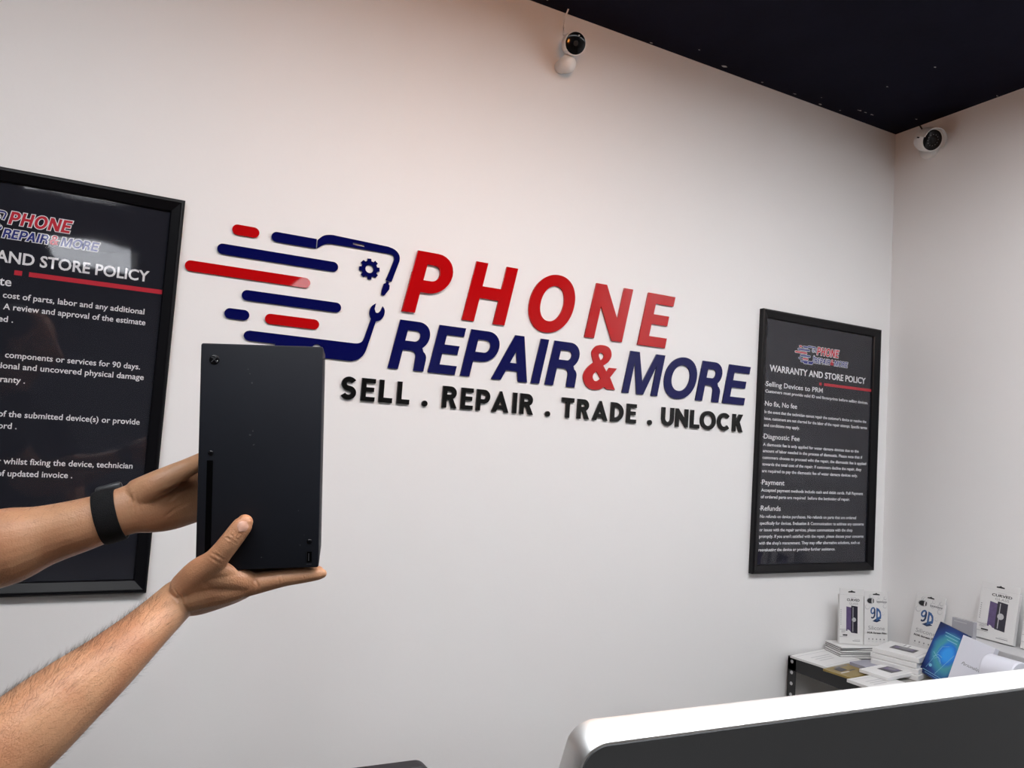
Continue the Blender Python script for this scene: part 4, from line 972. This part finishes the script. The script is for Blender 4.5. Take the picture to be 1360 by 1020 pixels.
def build_computer():
    # back of the screen faces the photographer; it leans back so its top edge tips this way
    A = Vector((0.3492, -1.4429, 1.1758)); yaw = radians(-1.73); tau = radians(22); t_ = 0.0285
    e = Vector((cos(yaw), sin(yaw), 0)); nh = Vector((-sin(yaw), cos(yaw), 0))
    v = nh * cos(tau) + Vector((0, 0, sin(tau))); up = -nh * sin(tau) + Vector((0, 0, cos(tau)))
    w, h = 0.720, 0.455
    ctr = A + e * (w / 2) - up * (h / 2)
    m = Matrix(((e.x, v.x, up.x, ctr.x), (e.y, v.y, up.y, ctr.y), (e.z, v.z, up.z, ctr.z), (0, 0, 0, 1)))
    base = Vector((ctr.x, ctr.y + 0.02, 0.720))
    t = thing('desktop_computer', 'silver-edged dark grey back of a large computer screen in the right foreground', 'computer', Matrix.Translation(base))
    inv = t.matrix_world.inverted()
    bm = bm_new(); R = 0.021
    slab_loft(bm, [(rrect(w, h, R, off=0.0022), 0.0), (rrect(w, h, R, off=0.0006), 0.0006), (rrect(w, h, R), 0.0022), (rrect(w, h, R), t_ - 0.003), (rrect(w, h, R, off=0.0009), t_ - 0.0008), (rrect(w, h, R, off=0.003), t_)])
    bmesh.ops.transform(bm, matrix=inv @ m, verts=bm.verts[:]); smooth(obj('housing', fix(bm), M_ALU, t), 40)['label'] = 'bright silver aluminium rim'
    bm = bm_new(); slab_loft(bm, [(rrect(w, h, R, off=0.0030), -0.0008), (rrect(w, h, R, off=0.0021), 0.0002), (rrect(w, h, R, off=0.0021), 0.0012)])
    bmesh.ops.transform(bm, matrix=inv @ m, verts=bm.verts[:]); smooth(obj('back_panel', fix(bm), M_BACK, t), 40)['label'] = 'matt dark grey back panel'
    bm = bm_new(); slab_loft(bm, [(rrect(w, h, R, off=0.006), t_ - 0.001), (rrect(w, h, R, off=0.006), t_ + 0.0006)])
    bmesh.ops.transform(bm, matrix=inv @ m, verts=bm.verts[:]); obj('screen', fix(bm), M_CGLOSS, t)
    bm = bm_new(); c = inv @ (ctr - up * (h * 0.25)); add_tube(bm, [c - Vector((0, 0.012, 0)), Vector((0, -0.06, 0.12)), Vector((0, -0.05, 0.006))], 0.012, 12); add_box(bm, (-0.10, -0.10, 0.0), (0.10, 0.10, 0.008), 0.003); obj('stand', fix(bm), M_ALU, t)
build_computer()
def build_display():
    w, h = 0.380, 0.290; cx = Vector((0.2535 - 0.19, -1.3600, 1.1370 - 0.145))
    yaw = radians(-1.7); tilt = radians(4)
    m = Matrix.Translation(cx) @ Matrix.Rotation(yaw, 4, 'Z') @ Matrix.Rotation(-tilt, 4, 'X')
    t = thing('monitor', 'top edge of a black screen peeking in at the bottom of the picture', 'monitor', Matrix.Translation((cx.x + 0.06, cx.y, 0.720)))
    inv = t.matrix_world.inverted()
    bm = bm_new(); slab_loft(bm, [(rrect(w, h, 0.012, off=0.003), 0.0), (rrect(w, h, 0.012), 0.003), (rrect(w, h, 0.012), 0.018), (rrect(w, h, 0.012, off=0.003), 0.021)]); bmesh.ops.transform(bm, matrix=inv @ m, verts=bm.verts[:]); smooth(obj('housing', fix(bm), M_BACK2, t), 40)
    bm = bm_new(); c = inv @ m @ Vector((0.06, 0.004, -0.10)); add_tube(bm, [c, Vector((c.x, c.y, 0.10)), Vector((c.x, c.y, 0.006))], 0.014, 12); add_box(bm, (c.x - 0.05, c.y - 0.08, 0.0), (c.x + 0.09, c.y + 0.08, 0.008), 0.003); obj('stand', fix(bm), M_PLBLACK, t)
M_BACK2 = mat('charcoal_plastic', (0.008, 0.008, 0.010), 0.5, spec=0.2)
build_display()

# ================================================================== CORNER SHELF AND PACKETS
SZ = 0.7095
def build_shelf():
    t = thing('metal_shelf', 'black slotted steel shelf in the corner, loaded with small boxes', 'shelf', Matrix.Translation((2.15, -0.012, 0)))
    w, l = 0.497, 1.30
    def bx(bm, lo, hi, b=0.0): add_box(bm, lo, hi, b)
    bm = bm_new(); bx(bm, (0.003, -l + 0.003, SZ - 0.016), (w - 0.003, -0.003, SZ - 0.001)); obj('shelf_board', fix(bm), M_BOARD, t)
    bm = bm_new(); bx(bm, (0.003, -l + 0.003, 0.22), (w - 0.003, -0.003, 0.235)); obj('shelf_board', fix(bm), M_BOARD, t)
    for (x, y, sx, sy) in ((0, 0, 1, -1), (w, 0, -1, -1), (0, -l, 1, 1), (w, -l, -1, 1)):
        bm = bm_new()
        x0, x1 = sorted((x, x + sx * 0.036)); y0, y1 = sorted((y, y + sy * 0.036)); k = 0.002
        ya, yb = sorted((y, y + sy * k)); xa, xb = sorted((x, x + sx * k))
        bx(bm, (x0, ya, 0), (x1, yb, SZ)); bx(bm, (xa, y0, 0), (xb, y1, SZ))
        p = obj('post', fix(bm), M_STEEL, t)
        if x or y: continue
        for i in range(8):   # punched bolt holes on the visible corner post
            z = SZ - 0.016 - i * 0.038
            bm = bm_new(); add_lathe(bm, [(0.0, 0.0), (0.0062, 0.0), (0.0062, 0.0004), (0.0, 0.0004)], 12, mtx=Matrix.Translation((x + sx * 0.018, ya - 0.0006, z))); obj('bolt_hole', fix(bm), M_PALEINK, p)
            bm = bm_new(); add_lathe(bm, [(0.0, -0.0004), (0.0062, -0.0004), (0.0062, 0.0004), (0.0, 0.0004)], 12, mtx=Matrix.Translation((xa - 0.0002, y + sy * 0.018, z)) @ Matrix.Rotation(radians(90), 4, 'Z')); obj('bolt_hole', fix(bm), M_PALEINK, p)
    for z1 in (SZ - 0.001, 0.235):
        for lo, hi in (((0.0, -l, z1 - 0.045), (0.0025, 0, z1 + 0.0)), ((w - 0.0025, -l, z1 - 0.045), (w, 0, z1 + 0.0)), ((0.0025, -l, z1 - 0.045), (w - 0.0025, -l + 0.0025, z1)), ((0.0025, -0.0025, z1 - 0.045), (w - 0.0025, 0, z1))):
            bm = bm_new(); bx(bm, lo, hi); obj('beam', fix(bm), M_STEEL, t)
build_shelf()

def flat_at(bm, loops, y, mi): join_mesh(bm, flat(loops, y), mi)
def euro(cx, z, s=1.0): return [[(cx - .013 * s, z - .003 * s), (cx + .013 * s, z - .003 * s), (cx + .013 * s, z + .001 * s), (cx + .004 * s, z + .0025 * s), (cx, z + .0055 * s), (cx - .004 * s, z + .0025 * s), (cx - .013 * s, z + .001 * s)]]
def skew(px, pz, w, h, k): return [[(px, pz), (px + w, pz + k * w), (px + w, pz + h + k * w), (px, pz + h)]]
def curved_print(bm, w, h, y):
    c = w * 0.06
    flat_at(bm, euro(0, h * .945), y, 1)
    flat_at(bm, [rect(-w/2 + .001, h * .885, w/2 - .001, h * .888)], y, 3)
    join_mesh(bm, text_mesh('CURVED', -w * .20, h * .775, h * .042, x1=w * .33, bold=.03, y=y), 1)
    join_mesh(bm, text_mesh('GLASS', -w * .10, h * .710, h * .042, x1=w * .26, bold=.0, y=y), 2)
    flat_at(bm, [rect(-w * .05, h * .84, w * .18, h * .848)], y, 3)
    flat_at(bm, skew(-w * .22, h * .235, w * .24, h * .44, -.16), y, 4)
    flat_at(bm, skew(-w * .02, h * .205, w * .27, h * .49, -.10), y - .0002, 5)
    flat_at(bm, skew(w * .045, h * .225, w * .022, h * .44, -.10), y - .0003, 3)
    flat_at(bm, [arc(w * .10, h * .44, w * .085, w * .085, 0, 345, 20)], y - .0003, 3)
    flat_at(bm, [rect(-w * .485, h * .255, -w * .18, h * .259)], y, 1); flat_at(bm, [rect(-w * .485, h * .125, -w * .18, h * .129)], y, 1)
    flat_at(bm, [arc(-w * .17, h * .192, h * .066, h * .066, -90, 90, 12)], y - .0003, 0)
    flat_at(bm, [rect(-w * .36, h * .145, -w * .17, h * .170)], y - .0004, 1)
    for k in range(3): flat_at(bm, [rect(-w * .42, h * (.235 - .018 * k), -w * (.22 + .03 * k), h * (.240 - .018 * k))], y - .0004, 2)
    for k in range(8): flat_at(bm, [rect(-w * .455, h * (.60 - .037 * k), -w * .425, h * (.614 - .037 * k))], y, 2)
    flat_at(bm, [rect(w * .05, h * .055, w * .36, h * .066)], y, 2); flat_at(bm, [rect(w * .12, h * .082, w * .36, h * .090)], y, 3)
def silicone_print(bm, w, h, y):
    flat_at(bm, euro(0, h * .945), y, 1)
    rnd = random.Random(5)
    for k in range(15):
        px, pz, r = rnd.uniform(-.40, .40) * w, rnd.uniform(.50, .93) * h, rnd.uniform(.05, .10) * w
        flat_at(bm, [arc(px, pz, r, r, 0, 345, 18), arc(px + r * .1, pz + r * .12, r * .82, r * .82, 0, 345, 18)], y - .00002 * k, 3)
    flat_at(bm, [arc(-w * .25, h * .82, w * .17, h * .062, 0, 345, 20)], y - .0006, 3)
    flat_at(bm, [arc(-w * .25, h * .82, w * .14, h * .048, 60, 300, 14), ], y - .0007, 1)
    flat_at(bm, [rect(-w * .20, h * .785, -w * .165, h * .855)], y - .0008, 0); flat_at(bm, [rect(-w * .15, h * .785, -w * .11, h * .855)], y - .0008, 1)
    flat_at(bm, [rect(w * .02, h * .795, w * .44, h * .822)], y - .0006, 2)
    for k in range(6): flat_at(bm, [rect(w * (.06 + .065 * k), h * .793, w * (.072 + .065 * k), h * .824)], y - .0007, 0)
    # blocky blue 9 and D meeting at a corner like a cube
    flat_at(bm, [[(a * w, b * h) for a, b in ((-.28, .64), (-.20, .72), (-.08, .75), (-.015, .735), (.10, .725), (.25, .63), (.26, .47), (.03, .41), (-.02, .43), (-.26, .50))]], y - .0008, 0)
    # digit: a ring on top with a hooked tail below
    P9 = arc(-w * .145, h * .640, w * .075, h * .052, 200, 560, 20)
    def sk(lp, k): return [(px, pz + k * (px + w * .145)) for px, pz in lp]
    flat_at(bm, stroke(sk(P9[:-1] + [P9[-1]], .30), w * .060), y - .0010, 6)
    flat_at(bm, stroke(sk([(-w * .070, h * .660), (-w * .066, h * .600), (-w * .072, h * .545), (-w * .105, h * .512), (-w * .155, h * .505), (-w * .215, h * .525)], .30), w * .062), y - .0011, 7)
    # letter on the other face of the cube
    D0 = [(a * w, b * h) for a, b in ((.00, .700), (.11, .680), (.19, .630), (.215, .560), (.205, .500), (.00, .455))]
    D1 = [(a * w, b * h) for a, b in ((.065, .640), (.110, .625), (.145, .590), (.145, .540), (.065, .520))]
    flat_at(bm, [D0, D1], y - .0010, 6)
    flat_at(bm, [[(a * w, b * h) for a, b in ((-.16, .445), (.02, .425), (.21, .465), (.02, .505))]], y - .0009, 7)
    join_mesh(bm, text_mesh('Silicone', -w * .33, h * .285, h * .072, x1=w * .36, bold=-.005, y=y - .0008), 2)
    join_mesh(bm, text_mesh('FOR Screen Film', -w * .37, h * .215, h * .032, x1=w * .44, bold=.03, y=y - .0008), 1)
    for k in range(5):
        flat_at(bm, [arc(w * (-.30 + .16 * k), h * .115, w * .026, h * .016, 0, 330, 10)], y - .0008, 2); flat_at(bm, [rect(w * (-.34 + .16 * k), h * .07, w * (-.26 + .16 * k), h * .078)], y - .0008, 3)
PRINTS = [M_CARD, M_INK, M_GREYINK, M_PALEINK, M_PURPLE, M_PHBLACK, M_BLUEINK, M_BLUEDK, M_CYAN]
def package(label, mtx, w, h, t, draw, group, name='retail_box', m=M_CARD, tab=True):
    o = thing(name, label, 'box', mtx, group)
    bm = bm_new(); add_box(bm, (-w/2, -t, 0), (w/2, 0, h * (.885 if tab else 1.0)), 0.0006, 1)
    if tab: add_box(bm, (-w/2, -t + .0002, h * .88), (w/2, -t + .0022, h))
    obj('carton', fix(bm), m, o)
    bm = bm_new(); draw(bm, w, h, -t - 0.0002); obj('printed_front', bm, PRINTS, o)
    return o
def stand(x, y, z, facing, lean):
    """back-bottom edge midpoint at x,y,z; front faces `facing` degrees (0 = -Y, + turns towards -X ... camera), leaning back"""
    return Matrix.Translation((x, y, z)) @ Matrix.Rotation(radians(facing), 4, 'Z') @ Matrix.Rotation(radians(-lean), 4, 'X')
G_PK = 'screen protector boxes standing on the corner shelf'
ST = 0.752
package('white box with a purple phone picture, leaning on the back wall left of the corner', stand(2.394, -0.070, ST, -24, 3.0), 0.090, 0.196, 0.013, curved_print, G_PK)
package('white box with blue lettering, leaning in the corner beside the phone-picture box', stand(2.477, -0.108, ST, -24, 2.5), 0.088, 0.192, 0.012, silicone_print, G_PK)
package('white box with blue lettering, leaning on the right wall behind the blue box', stand(2.604, -0.216, 0.7540, -90, 13.0), 0.108, 0.196, 0.012, silicone_print, G_PK)
package('white box with a purple phone picture, standing high against the right wall', stand(2.600, -0.466, 0.8525, -90, 12.0), 0.122, 0.186, 0.016, curved_print, G_PK)
package('white box with a phone picture cut off by the right picture edge', stand(2.604, -0.606, 0.8525, -90, 10.0), 0.118, 0.170, 0.016, curved_print, G_PK)

def blue_print(bm, w, h, y):
    flat_at(bm, [rect(-w/2 + .001, .001, w/2 - .001, h - .001)], y, 0)
    a = [(-.30, .16), (-.05, .58), (.33, .50), (.05, .07)]
    def ol(pts, t, yy, mi):
        P = [(p[0] * w, p[1] * h) for p in pts]; n = len(P)
        for i in range(n - 1): flat_at(bm, stroke([P[i], P[i + 1]], t), yy, mi)
    ol([(-.33, .13), (-.10, .60), (.10, .66)], .0009, y - .0002, 1); ol([(.02, .10), (.36, .56)], .0012, y - .0002, 1)
    ol([(-.30, .45), (-.16, .40), (-.02, .38), (.06, .31)], .0016, y - .0003, 1); ol([(-.26, .36), (-.12, .44), (.03, .42)], .0014, y - .0003, 1)
    ol([(-.20, .34), (-.08, .40), (.00, .33)], .0010, y - .0003, 1)
    flat_at(bm, [arc(-w * .22, h * .20, w * .055, w * .055, 0, 345, 18)], y - .0003, 1)
    for k, (p, q) in enumerate(((-.20, .32), (-.16, .28), (-.06, .30))): flat_at(bm, [rect(p * w, h * (.86 - .055 * k), q * w, h * (.872 - .055 * k))], y - .0003, 1)
    flat_at(bm, [rect(-.40 * w, .075 * h, .36 * w, .083 * h)], y - .0003, 1); flat_at(bm, [rect(-.30 * w, .040 * h, .30 * w, .046 * h)], y - .0003, 1)
def mat_blue():
    m = bpy.data.materials.new('blue_printed_card'); m.use_nodes = True; nt = m.node_tree; b = nt.nodes['Principled BSDF']
    tc = nt.nodes.new('ShaderNodeTexCoord'); mp = nt.nodes.new('ShaderNodeMapping'); mp.inputs['Location'].default_value = (-0.014, 0, -0.092); mp.inputs['Scale'].default_value = (13, 0, 9.5); mp.vector_type = 'POINT'
    mp.inputs['Location'].default_value = (-0.014 * 13, 0, -0.092 * 9.5)
    nt.links.new(tc.outputs['Object'], mp.inputs['Vector'])
    g = nt.nodes.new('ShaderNodeTexGradient'); g.gradient_type = 'SPHERICAL'; nt.links.new(mp.outputs['Vector'], g.inputs['Vector'])
    n = nt.nodes.new('ShaderNodeTexNoise'); n.inputs['Scale'].default_value = 25; nt.links.new(tc.outputs['Object'], n.inputs['Vector'])
    ad = nt.nodes.new('ShaderNodeMath'); ad.operation = 'MULTIPLY_ADD'; ad.inputs[1].default_value = 0.25; nt.links.new(n.outputs['Fac'], ad.inputs[0]); nt.links.new(g.outputs['Fac'], ad.inputs[2])
    r = nt.nodes.new('ShaderNodeValToRGB'); e = r.color_ramp.elements
    e[0].position = 0.12; e[0].color = (0.006, 0.014, 0.075, 1); e[1].position = 0.95; e[1].color = (0.02, 0.30, 0.80, 1)
    for p, c in ((0.38, (0.008, 0.045, 0.22, 1)), (0.55, (0.03, 0.22, 0.36, 1)), (0.66, (0.05, 0.30, 0.34, 1)), (0.80, (0.01, 0.16, 0.62, 1))):
        k = e.new(p); k.color = c
    nt.links.new(ad.outputs[0], r.inputs[0]); nt.links.new(r.outputs[0], b.inputs['Base Color']); b.inputs['Roughness'].default_value = 0.25
    return m
M_BLUEBOX = mat_blue()
def blue_box():
    w, h, t = 0.100, 0.180, 0.020
    o = thing('retail_box', 'glossy blue box with a glowing printed phone, leaning on the shelf', 'box', stand(2.424, -0.378, 0.7165, -90, 17.0) @ Matrix.Rotation(radians(12), 4, 'Y'), None)
    bm = bm_new(); add_box(bm, (-w/2, -t, 0), (w/2, 0, h), 0.0008, 1); obj('carton', fix(bm), M_BLUEDK, o)
    bm = bm_new(); blue_print(bm, w, h, -t - .0002); obj('printed_front', bm, [M_BLUEBOX, M_CYAN], o)
blue_box()
def personal_box():
    w, h, t = 0.104, 0.166, 0.022
    o = thing('retail_box', 'plain white box with one line of black script, leaning beside the blue box', 'box', stand(2.394, -0.4945, 0.7145, -90, 17.0) @ Matrix.Rotation(radians(8), 4, 'Y'), None)
    bm = bm_new(); add_box(bm, (-w/2, -t, 0), (w/2, 0, h), 0.0008, 1); obj('carton', fix(bm), M_CARD2, o)
    bm = bm_new(); join_mesh(bm, text_mesh('Personalized', -w * .27, h * .47, h * .060, x1=w * .36, bold=-.004, shear=.45, y=-t - .0003), 0); obj('lettering', bm, M_INK, o)
personal_box()

def flat_box(label, x, y, z, rot, w, d, t, m, group, draw=None, name='flat_box', edge=None, cat='box'):
    o = thing(name, label, cat, Matrix.Translation((x, y, z)) @ Matrix.Rotation(radians(rot), 4, 'Z'), group)
    bm = bm_new(); add_box(bm, (-w/2, -d/2, 0.0003), (w/2, d/2, t), min(0.0006, t * .2), 1); obj('carton', fix(bm), m, o)
    if edge:
        bm = bm_new(); add_box(bm, (-w/2 - .0003, -d/2 - .0003, 0.0), (w/2 + .0003, d/2 + .0003, t * .30)); obj('underside', fix(bm), edge, o)
    if draw:
        bm = bm_new(); draw(bm, w, d)
        bmesh.ops.transform(bm, matrix=Matrix(((1, 0, 0, 0), (0, 0, 1, 0), (0, -1, 0, t + .0003), (0, 0, 0, 1))), verts=bm.verts[:]); obj('printed_top', bm, PRINTS, o)
    return o
def draw_lines(bm, w, d):
    for k in range(3): flat_at(bm, [rect(-w * .28, d * (.12 - .12 * k), w * (.25 - .06 * k), d * (.16 - .12 * k))], 0, 3)
    flat_at(bm, [rect(-w * .46, -d * .44, w * .46, -d * .42)], 0, 3); flat_at(bm, [rect(-w * .46, d * .36, w * .46, d * .38)], 0, 3)
def draw_gold(bm, w, d):
    flat_at(bm, skew(-w * .30, d * .02, w * .30, d * .30, .1), 0, 5); flat_at(bm, skew(w * .12, -d * .34, w * .30, d * .14, .1), 0, 5)
    flat_at(bm, [rect(-w * .15, d * .36, w * .34, d * .44)], 0, 2); flat_at(bm, [rect(-w * .40, -d * .10, -w * .08, -d * .04)], 0, 0)
    flat_at(bm, [rect(-w * .02, -d * .05, w * .20, d * .02)], 0, 5)
def draw_phonepic(bm, w, d):
    flat_at(bm, skew(-w * .16, -d * .25, w * .36, d * .52, .0), 0, 5); flat_at(bm, skew(-w * .03, -d * .18, w * .20, d * .40, .0), -.0002, 4)
    flat_at(bm, [arc(w * .09, 0, d * .14, d * .14, 0, 345, 16)], -.0003, 2); flat_at(bm, [rect(-w * .46, -d * .42, w * .46, -d * .405)], 0, 3)
    for k in range(2): flat_at(bm, [rect(w * .26, d * (.1 - .1 * k), w * .44, d * (.13 - .1 * k))], 0, 2)
# leftmost flat packets
flat_box('white printed packet lying flat on the shelf, farthest left by the wall', 2.249, -0.090, SZ, 8.5, 0.215, 0.140, 0.0075, M_CARD, None, draw_lines, name='flat_packet', cat='packet')
flat_box('gold packet with dark prints lying at the left shelf edge', 2.205, -0.222, SZ, 8, 0.150, 0.098, 0.0070, M_GOLD, None, draw_gold, name='flat_packet', cat='packet')
flat_box('white flat box lying at the left shelf edge, in front of the gold packet', 2.190, -0.345, SZ, 4, 0.165, 0.115, 0.010, M_CARD, None, draw_lines)
flat_box('white flat box with a dark phone picture, lying in front of the lavender box', 2.312, -0.292, SZ + .0102, 6, 0.190, 0.098, 0.011, M_CARD, None, draw_phonepic)
flat_box('small lavender grey box lying between the white stacks', 2.316, -0.205, SZ, 2, 0.105, 0.060, 0.018, M_LAV, None, None)
for k in range(6):
    nm = ['bottommost', 'second from the bottom', 'third from the bottom', 'third from the top', 'second from the top', 'topmost'][k]
    flat_box(f'thin dark-edged white box, {nm} in the corner stack', 2.412 + random.uniform(-.006, .006), -0.075 + random.uniform(-.004, .003), SZ + k * 0.0070, -14 + random.uniform(-2, 2), 0.168, 0.088, 0.0068, M_CARD, 'thin boxes stacked in the corner', None, edge=M_INK)
for k in range(4):
    nm = ['bottommost', 'second from the bottom', 'second from the top', 'topmost with phone picture'][k]
    dx, dy, rr = [(-.014, -.012, 15), (-.010, -.004, 17.5), (0.002, .004, 14.5), (.006, .002, 16.5)][k]
    flat_box(f'white box, {nm} of the stack beside the blue box', 2.438 + dx, -0.252 + dy, SZ + k * 0.0172, rr, 0.165, 0.150, 0.0162, M_CARD, 'white boxes stacked in the middle of the shelf', draw_phonepic if k == 3 else None)
# grey flat cases at the right carrying the tall boxes
def case(label, lo, hi, m, lidm):
    o = thing('storage_case', label, 'case', Matrix.Translation(((lo[0] + hi[0]) / 2, (lo[1] + hi[1]) / 2, lo[2])))
    cx, cy_ = (lo[0] + hi[0]) / 2, (lo[1] + hi[1]) / 2; h = hi[2] - lo[2]
    bm = bm_new(); add_box(bm, (lo[0] - cx, lo[1] - cy_, 0), (hi[0] - cx, hi[1] - cy_, h * .62), .002); obj('tray', fix(bm), m, o)
    bm = bm_new(); add_box(bm, (lo[0] - cx - .004, lo[1] - cy_ - .004, h * .62), (hi[0] - cx, hi[1] - cy_ + .004, h), .002); obj('lid', fix(bm), lidm, o)
case('dark grey flat case lying under the grey lidded one at the right wall', (2.496, -1.02, SZ), (2.645, -0.385, SZ + 0.088), M_STEEL, M_STEEL)
case('pale grey lidded flat case carrying the two right phone-picture boxes', (2.488, -1.02, SZ + 0.0882), (2.645, -0.380, SZ + 0.1425), M_CARDGREY, M_PALEINK)
def wrap_pack():
    o = thing('wrapped_roll', 'rounded white wrapped packet in front of the grey case', 'packet', Matrix.Translation((2.372, -0.622, SZ)))
    bm = bm_new(); w, d, h = .050, .092, .152
    rings = []
    for yy in (-d/2, -d/2 + .004, d/2 - .004, d/2):
        k = .93 if abs(yy) == d/2 else 1.0
        prof = [(-w * k, 0), (w * k, 0), (w * k, h * .72)] + arc(0, h * .72, w * k, h * .28 * k, 0, 180, 12)[1:-1] + [(-w * k, h * .72)]
        rings.append([bm.verts.new((p[0], yy, p[1])) for p in prof])
    for A, B in zip(rings[:-1], rings[1:]):
        for k in range(len(A)): bm.faces.new((A[k], A[(k + 1) % len(A)], B[(k + 1) % len(A)], B[k]))
    bm.faces.new(rings[0][::-1]); bm.faces.new(rings[-1]); smooth(obj('wrapper', fix(bm), M_CARD2, o), 30)
wrap_pack()
# pale boxes behind the blue one
package('small pale grey box standing behind the blue box', stand(2.548, -0.396, 0.8525, -90, 4.0), 0.072, 0.056, 0.020, lambda bm, w, h, y: flat_at(bm, [rect(-w * .4, h * .80, w * .2, h * .86)], y, 3), None, m=M_CARDGREY, tab=False)
